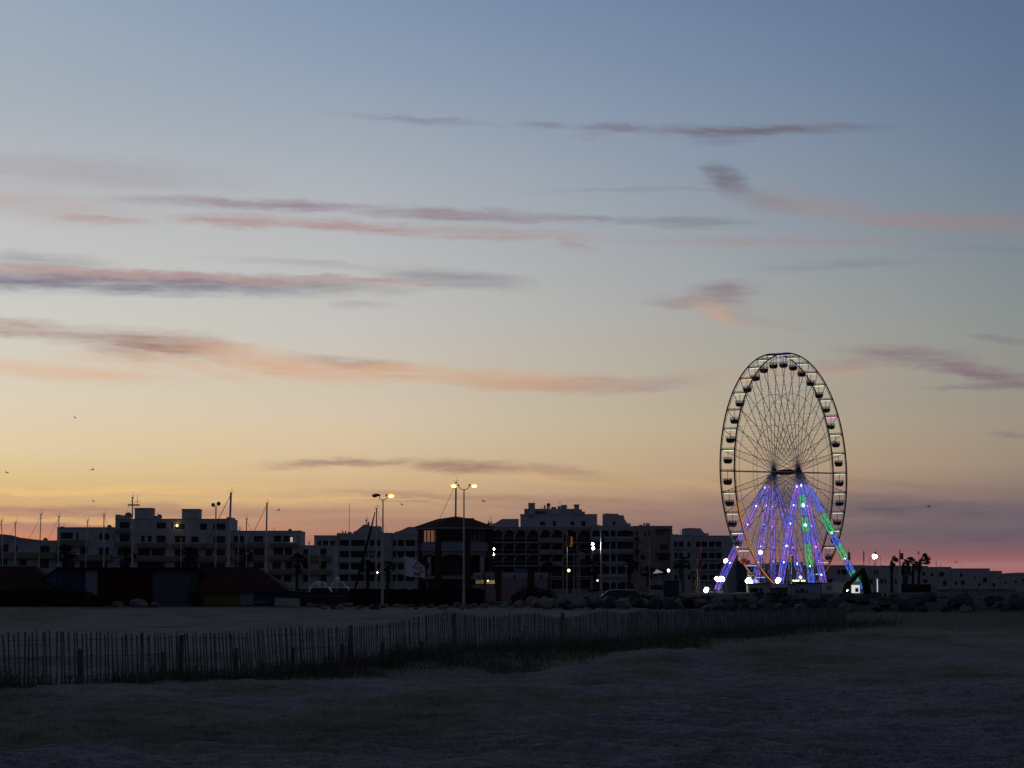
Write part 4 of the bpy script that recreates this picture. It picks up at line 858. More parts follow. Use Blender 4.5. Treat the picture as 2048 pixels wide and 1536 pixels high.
def palm(px, pyc, D, crown=2.2, seed=0, label='', wind=.6, skirt=True, group='palms along the quay', gz=None):
    rnd = random.Random(seed); x = wx(px, D); g0 = T(x, D) if gz is None else gz; zc = wz(pyc, D)
    r = thing('palm_tree', label, 'palm tree', (x, D, g0), group)
    mb = MB(); k = 7; lean = rnd.uniform(-.4, .5)
    mb.tube([(x + lean * (i / k) ** 2 - lean, D, g0 - .3 + (zc - g0 + .3) * i / k) for i in range(k + 1)], [.32 - .10 * i / k + .03 * (i % 2) for i in range(k + 1)], 8); mb.build('trunk', m_trunk, r)
    cr = MB(); c = Vector((x, D, zc))
    nf = 34
    for f in range(nf):
        az = 2 * math.pi * f / nf + rnd.uniform(-.2, .2); el = rnd.uniform(-.5, 1.25); d = Vector((math.cos(az) * math.cos(el), math.sin(az) * math.cos(el), math.sin(el)))
        d = (d + Vector((wind, 0, -.05))).normalized(); L = crown * rnd.uniform(.4, .6)
        pt = [c, c + d * L * .5, c + d * L + Vector((0, 0, -.1 * L))]; cr.tube(pt, [.04, .03, .02], 4, False)
        h = pt[-1]; side = d.cross(Vector((0, 0, 1))).normalized(); up = side.cross(d)
        for q in range(-4, 5):
            an = q * .27; dd = (d * math.cos(an) + side * math.sin(an) + up * rnd.uniform(-.1, .1) + Vector((wind * .35, 0, 0))).normalized(); l2 = crown * .5 * rnd.uniform(.7, 1.05) * (1 - abs(q) * .05)
            tip = h + dd * l2 + Vector((wind * .15, 0, -.28 * l2)); mid = h + dd * l2 * .5; s2 = (side * math.cos(an) - d * math.sin(an)) * .12 * crown / 2.2
            cr.add([h, mid + s2, tip, mid - s2], [(0, 1, 2, 3)])
    cr.build('crown', m_palm, r)
    if skirt:
        sk = MB(); rr = random.Random(seed + 9)
        for f in range(60):
            az = rr.uniform(0, 6.283); z = zc - rr.uniform(.1, 1.9); rd = .25 + .35 * rr.random(); a = Vector((x + math.cos(az) * .2, D + math.sin(az) * .2, z)); b = a + Vector((math.cos(az) * rd, math.sin(az) * rd, -rr.uniform(.5, 1.1)))
            s2 = Vector((-math.sin(az), math.cos(az), 0)) * .1; sk.add([a, (a + b) / 2 + s2, b, (a + b) / 2 - s2], [(0, 1, 2, 3)])
        sk.build('dead_fronds', m_trunk, r)
for i, (px, py, D, c, lb, w) in enumerate([(1783, 1121, 500, 1.7, 'leftmost of the wind blown palms right of the excavator', 1.0), (1806, 1128, 505, 1.6, 'palm behind the tall flagpole right of the excavator', .9), (1816, 1125, 498, 2.0, 'bushy palm just right of the tall flagpole', .9), (1826, 1131, 503, 1.8, 'lower palm with ragged crown between two taller ones', 1.1), (1840, 1120, 497, 2.6, 'rightmost and biggest wind blown palm', .9),
    (130, 1108, 420, 2.6, 'dark palm in front of the left end of the white apartments', .3), (252, 1112, 420, 2.4, 'dark palm below the first roof box of the white apartments', .3), (376, 1110, 425, 2.5, 'dark palm below the second roof box of the white apartments', .3), (596, 1122, 400, 2.0, 'slim palm in front of the right end of the white apartments', .3), (492, 1112, 425, 1.8, 'small palm right of the tallest mast', .3),
    (735, 1134, 400, 1.9, 'palm beside the curved dark sail cover', .2), (776, 1135, 405, 1.6, 'small palm between the lamp post and the white flag', .2), (1095, 1136, 470, 2.0, 'palm behind the pink pavilion', .2), (1190, 1135, 450, 2.6, 'dense palm below the double white lamp', .2), (1259, 1131, 460, 1.9, 'palm in front of the solid balconies', .2), (1139, 1152, 450, 1.5, 'short palm right of the yellow and red flag', .2),
    (1297, 1146, 430, 1.9, 'palm behind the white billboard', .2), (1363, 1126, 430, 2.1, 'palm in front of the block left of the wheel', .2), (1390, 1150, 420, 1.6, 'short palm left of the wheel', .2)]):
    palm(px, py, D, c, 50 + i, lb, w, i != 3)

# ------------------------------------------------------------------ boulders
def rock_mesh(seed, name='boulder'):
    import bmesh
    bm = bmesh.new(); bmesh.ops.create_icosphere(bm, subdivisions=3, radius=1)
    rnd = random.Random(seed); planes = [(Vector((rnd.gauss(0, 1), rnd.gauss(0, 1), rnd.gauss(0, 1))).normalized(), rnd.uniform(.5, .82)) for _ in range(15)]
    for v in bm.verts:
        for n_, d_ in planes:
            k = v.co.dot(n_)
            if k > d_: v.co -= n_ * (k - d_) * .97
        v.co *= 1 + .03 * rnd.uniform(-1, 1)
    me = bpy.data.meshes.new(name); bm.to_mesh(me); bm.free(); return me
RK = [rock_mesh(s) for s in range(6)]; RKD = [m.copy() for m in RK]
for m in RK: m.materials.append(m_rock)
for m in RKD: m.materials.append(m_rock2)
def rock(x, y, s, dark, label, group, zoff=0., sc=(1, 1, 1), seed=0, z=None):
    rnd = random.Random(seed); o = bpy.data.objects.new('boulder', rnd.choice(RKD if dark else RK)); COL.objects.link(o)
    o.location = (x, y, (T(x, y) if z is None else z) + zoff); o.scale = (s * sc[0], s * sc[1], s * sc[2]); o.rotation_euler = (rnd.uniform(-.3, .3), rnd.uniform(-.3, .3), rnd.uniform(0, 6.28))
    tag(o, label, 'rock', group); return o
rr = random.Random(5)
for px, py, s, lb in ((236, 1200, .75, 'low rounded boulder, left of three in front of the dark red panels'), (280, 1199, .85, 'middle and widest of three boulders in front of the dark red panels'), (310, 1201, .7, 'pale boulder, right of three in front of the dark red panels'), (1008, 1196, .42, 'small boulder at the foot of the pink wall'), (1040, 1199, .7, 'pointed pale boulder beside the dark bin'), (1108, 1196, .9, 'boulder in front of the rounded bush')):
    y = 206.; rock(wx(px, y), y, s, False, lb, None, .12, (1.25, .9, .75), int(px))
n_r = 0
for k in range(95):
    px = 620 + 880 * (k / 95) + rr.uniform(-6, 6); y = rr.uniform(196, 209); big = px > 1060
    if 975 < px < 1060: continue
    rock(wx(px, y), y, rr.uniform(.3, .5) * (1.75 if big else .85), rr.random() < .35, 'grey boulder in the long low line of rocks along the car park', 'rocks lining the car park', .42 if big else .1, (1.3, .9, .8), k + 100)
for k in range(190):
    px = rr.uniform(1395, 2100); t = rr.random(); y = 188 + 26 * t
    x = wx(px, y); hump = max(0, min(1, (px - 1390) / 60)); zt = 1.05 * hump * math.sin(math.pi * min(1, t * 1.1 + .05)) * (1 - .35 * max(0, (px - 1900) / 150))
    rock(x, y, rr.uniform(.42, .9) * (.85 if px < 1640 else 1), rr.random() < (.85 if px > 1640 else .5), ('dark boulder in the heap of rocks on the right' if px > 1640 else 'grey boulder in the raised row of rocks below the ferris wheel'), ('heap of rocks on the right' if px > 1640 else 'rocks below the ferris wheel'), zt * .75, (1.15, 1, .8), k + 300)
# heap of earth below the rocks
def mound():
    mb = MB(); xs = np.linspace(wx(1375, 200), wx(2180, 200), 90); ys = np.linspace(190, 216, 14); Z = []
    for y in ys:
        for x in xs:
            t = (y - 190) / 26; u = (x - xs[0]) / (xs[-1] - xs[0]); z = T(x, y) - .1 + 1.0 * math.sin(math.pi * t) ** .8 * min(1, u * 14) * (1 - .4 * max(0, u - .5) * 2) + .12 * float(fbm(np.array([x / 1.5]), np.array([y / 1.5]), 4)[0])
            Z.append((x, y, z))
    n = len(xs); mb.add(Z, [(j * n + i, j * n + i + 1, (j + 1) * n + i + 1, (j + 1) * n + i) for j in range(len(ys) - 1) for i in range(n - 1)])
    structure(mb.build('earth_mound', mat('dark earth', (.05, .047, .042), .95, .3, 1., .5), smooth=True))
mound()
# concrete block
r = tag(MB().build('x', m_rock) if False else (lambda m_: (m_.obox(P(549, 1211, 204), (2.15, 0, -.08), (0, .8, 0), (0.02, 0, .68)), m_.build('concrete_block', mat('pale rough concrete', (.40, .39, .37), .95, .25, 2., .8, 0, 8.)))[1])(MB()), 'pale rectangular concrete block lying right of the tiled shed', 'block')
tag((lambda m_: (m_.obox(P(492, 1206, 205), (1.9, .1, .06), (0, .3, 0), (0, 0, .1)), m_.build('plank', mat('pale plank', (.2, .19, .17), .9)))[1])(MB()), 'long pale plank lying in front of the blue wall', 'plank')

# ------------------------------------------------------------------ boats
def sailboat(px, ptop, D, label, r=.07, stays=((-1, 1),), leanpx=0., boom=True, aerial=False):
    top = P(px, ptop, D); bx = wx(px - leanpx, D); L = max(7., (top.z) * .85); wl = .05
    root = thing('sailboat', label, 'boat', (bx, D, wl), 'sailboats moored in the harbour')
    h = MB(); secs = []
    for t, w, fb in ((-.5, .55, .95), (-.25, .95, .9), (.05, 1., .95), (.3, .7, 1.05), (.5, .06, 1.2)):
        x = t * L; bw = w * L * .15; secs.append([(bx + x, D - bw, wl + fb), (bx + x, D - bw * .75, wl + .1), (bx + x, D, wl - .45), (bx + x, D + bw * .75, wl + .1), (bx + x, D + bw, wl + fb)])
    vs = [v for s in secs for v in s]; fs = []
    for i in range(4):
        for k in range(4): a = i * 5 + k; fs.append((a, a + 1, a + 6, a + 5))
        fs.append((i * 5 + 4, i * 5, i * 5 + 5, i * 5 + 9))
    fs.append((0, 4, 3, 2, 1)); h.add(vs, fs); h.box((bx - L * .18, D - .6, wl + .92), (bx + L * .15, D + .6, wl + 1.35)); h.build('hull', m_boat, root)
    m = MB(); m.tube([(bx, D, wl + .9), (top.x, D, top.z)], [r, r * .75], 8)
    for f in (.45, .72): z = wl + (top.z - wl) * f; xx = bx + (top.x - bx) * f; m.tube([(xx - .05, D - .6, z), (xx, D, z + .05), (xx + .05, D + .6, z)], r * .3, 4)
    m.box((top.x - .12, D - .1, top.z), (top.x + .16, D + .1, top.z + .12)); m.build('mast', m_alu, root)
    s = MB()
    for a, b in stays: s.tube([(top.x, D, top.z - .1), (bx + a * L * .5, D, wl + 1)], r * .28 if b == 1 else b, 4)
    s.tube([(top.x, D, top.z * .72), (bx, D - L * .13, wl + .95)], .02, 4); s.tube([(top.x, D, top.z * .72), (bx, D + L * .13, wl + .95)], .02, 4); s.build('rigging', m_wire, root)
    v = MB(); v.tube([(top.x + .1, D, top.z), (top.x + .1, D, top.z + .7)], .018, 4); v.tube([(top.x - .3, D, top.z + .25), (top.x + .35, D, top.z + .3)], .02, 4); v.build('wind_vane', m_dark, root)
    if boom: b = MB(); b.tube([(bx - L * .4, D, wl + 1.9), (bx, D, wl + 2.)], .13, 6); b.build('boom', m_black, root)
    if aerial: a = MB(); a.tube([(top.x + .05, D, top.z), (top.x + .05, D, top.z + 2.4)], .03, 4); a.build('aerial', m_dark, root)
    return root
for a in [(3, 1043, 300, 'sailboat with slightly tilted mast at the very left edge', .07, ((-1, 1),), -6), (31, 1047, 300, 'sailboat with short mast near the left edge', .075), (82, 1030, 295, 'sailboat whose mast stands left of the white apartments', .075, ((-1, 1),), 5), (118, 1034, 300, 'sailboat with mast at the left corner of the apartments', .08, ((-1, 1),), 2),
    (175, 1043, 305, 'sailboat with slim mast before the lower wing of the apartments', .07, ((1, .02),), 5), (208, 1031, 300, 'sailboat with mast just left of the taller wing', .09, ((1, 1),), 0), (265, 996, 290, 'sailboat with tall mast carrying aerials at the first roof box', .10, ((-1, .02),), 0), (462, 987, 285, 'sailboat with the tallest and thickest mast at the right corner of the apartments', .17, ((-1, 1),), 7),
    (493, 1039, 300, 'sailboat with slim mast right of the tallest one', .08, ((1, 1),), 0), (478, 1062, 305, 'sailboat with low thin mast beside the tallest one', .06, ((1, .02),), 4), (534, 1008, 290, 'sailboat with tall mast and slanting stay before the right wing', .13, ((-1, 1),), 3), (618, 1087, 300, 'sailboat with short mast at the right end of the apartments', .07, ((1, .02),), 0),
    (733, 1041, 290, 'sailboat with thin mast left of the curved sail cover', .06, ((1, .02),), 4), (753, 1018, 280, 'sailboat with dark rolled sail hanging from its mast', .10, ((1, .02),), 0), (912, 966, 285, 'sailboat with thick white mast rising behind the brick clubhouse', .15, ((-1, .03),), 2),
    (362, 1078, 310, 'sailboat with low mast below the second roof box', .06, ((1, .02),), 0), (640, 1098, 312, 'sailboat with the shortest mast beside the radar domes', .05, ((1, .02),), 0), (1221, 1100, 300, 'sailboat with thin mast in front of the solid balconies', .06, ((1, .02),), 0), (1252, 1134, 300, 'sailboat with slanting stay left of the parked car roof line', .06, ((1, 1),), 0)]:
    sailboat(*a)
    if a[0] == 753:
        root = bpy.data.objects[[o.name for o in COL.objects if o.name.startswith('sailboat')][-1]]
# dark furled sail (curved) belongs to the boat at 753
def furled():
    root = [o for o in COL.objects if o.get('label', '').startswith('sailboat with dark rolled sail')][0]
    pts = [P(x, y, 279) for x, y in ((750, 1024), (742, 1058), (732, 1095), (722, 1135), (713, 1165), (709, 1180))]
    mb = MB(); mb.tube(pts, [.05, .13, .17, .19, .16, .1], 8); mb.build('rolled_sail', m_black, root)
    for o in [o for o in COL.objects if o.get('label', '').startswith('sailboat with tall mast carrying')]:
        mb = MB(); c = P(265, 1010, 290); mb.tube([(c.x - .6, 290, c.z), (c.x + .9, 290, c.z)], .09, 5); mb.tube([(c.x + .6, 290, c.z), (c.x + .6, 290, c.z + 1.3)], .03, 4); mb.tube([(c.x + .2, 290, c.z + .35), (c.x + 1., 290, c.z + .5)], .03, 4); mb.build('crosstree', m_dark, o)
furled()
def motorboat(px, D, label, seed):
    x = wx(px, D); root = thing('motor_yacht', label, 'boat', (x, D, .05)); s = 1
    h = MB(); h.prism([(x - 2.6, .0), (x + 2.4, 0), (x + 3.3, 1.25), (x - 2.7, 1.0)], D - 1.1, D + 1.1); h.build('hull', m_boat, root)
    c = MB(); zt = wz(1174, D); c.prism([(x - 1.9, 1.05), (x + 1.6, 1.2), (x + .7, zt), (x - 1.4, zt)], D - .8, D + .8); c.build('cabin', m_boat, root)
    w = MB(); w.prism([(x - 1.5, 1.45), (x + 1.2, 1.5), (x + .7, zt - .12), (x - 1.25, zt - .12)], D - .83, D - .803); w.build('window', m_glass, root)
    a = MB(); a.tube([(x - 1.6, D - .5, zt - .2), (x - .9, D - .5, zt + .55), (x + .1, D - .5, zt + .6), (x + .5, D - .5, zt)], .05, 5); a.tube([(x - 1.6, D + .5, zt - .2), (x - .9, D + .5, zt + .55), (x + .1, D + .5, zt + .6), (x + .5, D + .5, zt)], .05, 5); a.tube([(x - .5, D, zt), (x - .5, D, wz(1172 - seed, D))], .06, 5); a.build('radar_arch', m_boat, root)
    d = MB(); d.ball((x - .5, D, wz(1168 - seed, D)), .27, 12, 8); d.build('radar_dome', m_boat, root, smooth=True)
    f = MB(); f.tube([(x + 1.2, D, 1.3), (x + 1.9, D, 2.4)], .03, 4); f.tube([(x - 2.4, D - .8, 1.0), (x - 2.4, D - .8, 2.0), (x - 1.7, D - .8, 2.1)], .03, 4); f.build('rail', m_steel, root)
motorboat(646, 272, 'white motor yacht with a low radar dome behind the brown fence', 1); motorboat(684, 276, 'white motor yacht with a higher radar dome left of the black screen', 10)

# ------------------------------------------------------------------ lamps, flags and signs
warm_l = emit('sodium lamp', (1., .66, .28), 22.); warm_halo = emit('sodium reflector glow', (1., .42, .09), .95); white_l = emit('white floodlamp', (1., .97, .95), 45.); blue_l = emit('blue marker lamp', (.05, .05, 1.), 3.)
def double_lamp(px, ytop, D, label, lit, gap=13, hl=.75):
    x = wx(px, D, ytop); g0 = T(x, D); top = P(px, ytop, D).z
    r = thing('street_lamp', label, 'street lamp', (x, D, g0), 'street lamps with two heads')
    p = MB(); p.tube([(x, D, g0 - .1), (x, D, g0 + 1.2), (x, D, g0 + 1.25), (x, D, top)], [.13, .13, .09, .055], 10); p.build('pole', m_pole, r)
    for sgn, on in zip((-1, 1), lit):
        ex = x + sgn * gap * D / F; ez = top + .33
        a = MB(); a.tube([(x, D, top), (x + sgn * .35, D, top + .12), (ex, D, ez)], .035, 6); a.build('arm', m_pole, r)
        hd = MB(); n = 7; vs = []; fs = []; up = Vector((sgn * .28, 0, .3)) if on is not None else Vector((0, 0, 1))
        ax = Vector((sgn * .97, -.12, .10)).normalized(); sd = Vector((0, 1, 0)); u = Vector((-.25 * sgn, 0, 1)).normalized()
        c0 = Vector((ex, D, ez)) - ax * .05
        for i in range(n + 1):
            t = i / n; w = .17 * math.sin(math.pi * min(.98, .18 + t * .78)) ** .6; hgt = .22 * math.sin(math.pi * min(.97, .2 + t * .76)) ** .7; c = c0 + ax * (t * hl)
            for k in range(8): an = math.pi * k / 7; vs.append(c + sd * math.cos(an) * w + u * math.sin(an) * hgt)
        for i in range(n):
            for k in range(7): a_ = i * 8 + k; fs.append((a_, a_ + 1, a_ + 9, a_ + 8))
            fs.append((i * 8 + 7, i * 8, i * 8 + 8, i * 8 + 15))
        fs += [tuple(range(8)), tuple(n * 8 + k for k in range(8))[::-1]]
        hd.add(vs, fs); ho = hd.build('lamp_head', m_dark, r, smooth=True)
        if on: rf_ = MB(); rf_.ball(c0 + ax * hl * .60 + u * .02 + Vector((0, .03, 0)), .30, 12, 8, (1.35, .8, .72)); rf_.build('halo', warm_halo, ho, org=r.location, smooth=True)  # glowing ball added behind the lens to imitate its orange halo
        ln = MB(); ln.ball(c0 + ax * hl * .62 - u * .03 - sd * .02, .20, 12, 8, (1.2, 1.25, .62)); lo = ln.build('lens', warm_l if on else mat('unlit lens', (.12, .11, .10), .3), ho, org=r.location, smooth=True)
double_lamp(928, 980, 205, 'double street lamp with both orange lamps lit beside the brick clubhouse', (1, 1), 11)
double_lamp(766, 1000, 205, 'double street lamp with only its right orange lamp lit', (0, 1), 7)
def side_lamp():
    D = 215; x = wx(432, D, 1012); g0 = T(x, D); r = thing('street_lamp', 'unlit double street lamp seen end on above the sheds', 'street lamp', (x, D + 9, g0), 'street lamps with two heads')
    D += 9; x = wx(432, D, 1012); p = MB(); p.tube([(x, D, g0 - .2), (x, D, wz(1014, D))], [.12, .06], 8); p.build('pole', m_pole, r)
    for dx, dy, dz in ((-.22, -.4, 0), (.2, .4, .15)):
        c = Vector((x + dx, D + dy, wz(1010, D) + dz)); h = MB(); h.ball(c, .2, 10, 8, (1, 1.6, 1)); ho = h.build('lamp_head', m_dark if dx > 0 else m_pole, r, smooth=True); a = MB(); a.tube([(x, D, wz(1014, D)), c], .035, 5); a.build('arm', m_pole, r)
side_lamp()
def flood(px, py, D, label, rad=.3, ground=True, m=None, pole=True, double=0., name='flood_lamp', group='bright white lamps around the wheel'):
    c = P(px, py, D); g0 = T(c.x, D); r = thing(name, label, 'lamp', (c.x, D, g0), group)
    rq = random.Random(int(px)); h = MB()
    for k_ in range(4 if rad > .35 else 1): h.ball(c + Vector((rq.uniform(-1, 1), rq.uniform(-.3, .3), rq.uniform(-1, 1))) * rad * (.55 if rad > .35 else 0), rad * (.62 if rad > .35 else 1), 12, 8)
    h.build('bulb', m or white_l, r, smooth=True)
    if double: h = MB(); h.ball(c + Vector((double, 0, -.55)), rad, 12, 8); h.build('bulb', m or white_l, r, smooth=True)
    b = MB(); b.box((c.x - rad * .7, D + rad * .8, c.z - rad), (c.x + rad * .7, D + rad * 1.5, c.z + rad)); b.build('housing', m_dark, r)
    if pole: p = MB(); p.tube([(c.x, D + .3, g0 - .2), (c.x, D + .3, c.z)], .06, 6); p.build('pole', m_dark, r)
for a in [(1452, 1121, 418, 'bright lamp high on a post by the left foot of the wheel', .42), (1435, 1157.5, 416, 'left of two bright lamps side by side at the left foot of the wheel', .46), (1443.5, 1158, 417, 'right of two bright lamps side by side at the left foot of the wheel', .46), (1413, 1179, 414, 'lowest and leftmost bright lamp near the ground', .52), (1497, 1160, 412, 'bright lamp left of the blue lit ball', .5), (1504, 1166, 413, 'bright lamp touching the blue lit ball', .42),
    (1521, 1104.5, 416, 'small bright lamp on a tall dark post inside the wheel', .3), (1556, 1160.5, 412, 'bright lamp above the rounded white cabin', .46), (1337, 1141, 420, 'small white street lamp behind the billboard', .24), (1137.5, 1141, 420, 'small yellow lamp right of the tall flagpole', .26), (1195, 1161, 420, 'tiny reddish lamp left of the blue flag pole', .16), (754.5, 1145, 390, 'tiny lamp right of the curved sail cover', .1), (1692, 1180, 410, 'lamp on the white kiosk beside the right foot', .3)]:
    mm = {1337: emit('warm white lamp', (1, .92, .8), 9.), 1137.5: emit('yellow lamp', (1., .85, .35), 4.), 1195: emit('pink white lamp', (1., .6, .5), 3.5)}.get(a[0])
    flood(a[0], a[1], a[2], a[3], a[4], m=mm)
flood(987, 1098, 250, 'white lamp with a blue marker beside the right edge of the clubhouse', .13, double=-.05)
h = MB(); h.ball(P(984.5, 1091.5, 250), .11, 8, 6); o = h.build('marker_lamp', blue_l, [q for q in COL.objects if q.get('label', '').startswith('white lamp with a blue')][0])
flood(1185.5, 1088, 300, 'double white lamp on a dark post between the flags', .17, double=.06)
flood(1749, 1113.5, 400, 'bright white lamp on a tall post right of the excavator', .42)
h = MB(); x = wx(1753, 400); h.tube([(x, 399.5, 1.4), (x, 399.5, wz(1158, 400))], .1, 6); h.build('glow_pole', emit('white pole with painted floodlight', (.75, .78, .9), .6), [q for q in COL.objects if q.get('label', '').startswith('bright white lamp on a tall')][0])  # floodlight on the lower pole is put in as emission
h = MB(); h.ball(P(1509.5, 1164, 411), .55, 14, 10); tag(h.build('lit_ball', emit('blue lit ball', (.10, .16, 1.), 1.1, (.5, .6, 1.), 2.), smooth=True, org=P(1509.5, 1164, 411)), 'blue glowing ball at the left foot of the wheel', 'light')

def flag_thing(px, ptop, D, label, shape, mats_idx, mats, r=.05, pbot=None, group='flagpoles', dens=(14, 9)):
    """shape(u,v)->(px,py) cloth outline in survey pixels; mats_idx(u,v)->slot"""
    x = wx(px, D); g0 = T(x, D); root = thing('flagpole', label, 'flagpole', (x, D, g0), group)
    p = MB(); p.tube([(x, D, g0 - .2), (x, D, P(px, ptop, D).z)], [r * 1.3, r * .8], 8); p.build('pole', m_pole, root)
    if shape:
        nu, nv = dens; f = MB(); vs = []
        for th in (0, .02):
            for j in range(nv + 1):
                for i in range(nu + 1):
                    u, v = i / nu, j / nv; q = P(*shape(u, v), D); vs.append((q.x, D + th + .25 * math.sin(u * 7 + v * 2) * u * D / 300, q.z))
        n0 = (nu + 1) * (nv + 1)
        for j in range(nv):
            for i in range(nu):
                a = j * (nu + 1) + i; f.f.append((a, a + nu + 1, a + nu + 2, a + 1)); f.m.append(mats_idx((i + .5) / nu, (j + .5) / nv)); b = a + n0; f.f.append((b, b + 1, b + nu + 2, b + nu + 1)); f.m.append(mats_idx((i + .5) / nu, (j + .5) / nv))
        f.v = vs; f.build('flag', mats, root, smooth=True)
    return root
bil = lambda a, b, c, d: (lambda u, v: ((a[0] * (1 - u) + b[0] * u) * (1 - v) + (d[0] * (1 - u) + c[0] * u) * v, (a[1] * (1 - u) + b[1] * u) * (1 - v) + (d[1] * (1 - u) + c[1] * u) * v))
m_fy = mat('yellow flag cloth', (.55, .30, .05), .9, .1); m_fr = mat('red flag cloth', (.38, .05, .03), .9, .1); m_fb = mat('blue flag cloth', (.02, .06, .22), .9, .1); m_fg = mat('green flag cloth', (.1, .25, .15), .9, .1)
flag_thing(1133.5, 1063, 300, 'tall flagpole with a yellow and red striped flag', lambda u, v: (1133.8 + 11 * u + 2 * v * u, 1065 + 25 * v + (11 + 2 * v) * u ** .8 * (1 - .6 * v) + 1.5 * math.sin(u * 5)), lambda u, v: int(v * 9) % 2, [m_fy, m_fr], .09, dens=(10, 18))
flag_thing(1158.5, 1099, 295, 'flagpole with a drooping white and pale blue flag', lambda u, v: (1158.7 + 11 * u, 1101 + 15 * v + 6 * u - 3 * u * v + 1.2 * math.sin(u * 5)), lambda u, v: 1 if (u - .55) ** 2 + (v - .5) ** 2 < .07 else 0, [mat('pale flag cloth', (.4, .42, .45), .9, .05), mat('pale blue print', (.15, .25, .38), .9, .05)], .08)
flag_thing(1202.5, 1059, 300, 'thick flagpole with a hanging dark blue flag', lambda u, v: (1203 + 6 * u, 1066 + 17 * v + 2 * u), lambda u, v: 1 if abs(((u - .5) ** 2 + (v - .45) ** 2) - .05) < .012 else 0, [m_fb, m_fy], .13)
flag_thing(1148, 1106, 297, 'white pole with a tiny lamp between the yellow and white flags', None, None, None, .07)
flag_thing(698, 1006, 250, 'very thin tall aerial pole left of the black screen', None, None, None, .03)
flag_thing(1697, 1097, 430, 'striped grey flag on a pole behind the excavator', lambda u, v: (1695.5 + 6 * u, 1104 + 15 * v + 2 * u), lambda u, v: int(v * 6) % 2, [mat('grey flag cloth', (.16, .13, .15), .9), mat('dull pink flag cloth', (.25, .16, .17), .9)], .06)
flag_thing(1727, 1100, 430, 'dark pole with a furled flag right of the excavator boom', lambda u, v: (1727.2 + 2 * u, 1105 + 17 * v), lambda u, v: 0, [mat('grey flag cloth', (.16, .13, .15), .9)], .07)
flag_thing(1752, 1099, 432, 'dark pole with a tiny black pennant above the bright lamp', lambda u, v: (1751.8 - 2.5 * u, 1104 + 5 * v), lambda u, v: 0, [m_black], .06)
flag_thing(1799.5, 1100, 440, 'thick pole with a grey banner beside the palms', lambda u, v: (1800.5 + 7 * u, 1106 + 13 * v), lambda u, v: 0, [mat('grey banner cloth', (.25, .27, .28), .9)], .14)
flag_thing(1872, 1122, 470, 'thin bare pole right of the palms', None, None, None, .05)
flag_thing(1738.5, 1111, 600, 'thin distant pole left of the bright lamp', None, None, None, .05); flag_thing(1760.5, 1111, 600, 'thin distant pole right of the bright lamp', None, None, None, .05)
flag_thing(1394, 1094, 410, 'flagpole with a white and red flag left of the wheel', lambda u, v: (1394.3 + 9 * u, 1097 + 17 * v - 1 * u), lambda u, v: 0 if u < .55 else 1, [mat('pale flag cloth', (.4, .42, .45), .9, .05), m_fr], .06)
flag_thing(1398, 1120, 408, 'pole with a crumpled red flag left of the wheel', bil((1398, 1124), (1407, 1126), (1405, 1136), (1398, 1134)), lambda u, v: 0, [m_fr], .05)
flag_thing(1443, 1116, 409, 'pole with a dull red flag beside the lit left leg', bil((1441, 1122), (1449, 1123), (1448, 1133), (1442, 1131)), lambda u, v: 0, [mat('dull red flag cloth', (.2, .05, .06), .9)], .05)
flag_thing(1583, 1104, 418, 'dark flag hanging between the legs of the wheel', bil((1583, 1110), (1588, 1114), (1588, 1126), (1583, 1126)), lambda u, v: 0, [m_gblue], .07)
flag_thing(1299, 1075, 300, 'bare metal pole before the plain end of the apartments', None, None, None, .07)
# big white sail flag with its emblem
def sailflag():
    D = 220
    def sh(u, v):
        a = (807.5, 1111.5); b = (849, 1133); c = (849, 1157); d = (806.5, 1150)
        q = bil(a, b, c, d)(u, v); return q[0] + 2.5 * math.sin(math.pi * v) * (1 - u) * .6 + 1.5 * math.sin(math.pi * v) * u, q[1] - 3.5 * math.sin(math.pi * u) * (1 - v) + 1.2 * math.sin(u * 6) * v
    def seg(p, a, b):
        p, a, b = Vector(p), Vector(a), Vector(b); t = max(0, min(1, (p - a).dot(b - a) / (b - a).length_squared)); return (p - a - (b - a) * t).length
    def idx(u, v):
        p = (u * 41, v * 31)
        if min(seg(p, (27, 3), (17, 16)), seg(p, (17, 16), (25, 15))) < 1.5: return 1
        if seg(p, (31, 9), (35, 18)) < 2.1 or seg(p, (35, 18), (30, 21)) < 1.6: return 2
        if math.hypot(p[0] - 28, p[1] - 12) < 2.6: return 3
        if 20 < p[0] < 33 and abs(p[1] - 25.5 - 1.1 * math.sin(p[0] * .8)) < 2.6: return 4
        return 0
    flag_thing(810.5, 1112, D, 'pole with a big white flag showing a red, yellow and blue emblem', sh, idx, [m_cloth, mat('faded red print', (.62, .22, .2), .9), mat('faded yellow print', (.66, .5, .18), .9), mat('faded green print', (.4, .52, .48), .9), mat('faded blue print', (.14, .2, .34), .9)], .045, dens=(56, 42))
sailflag()
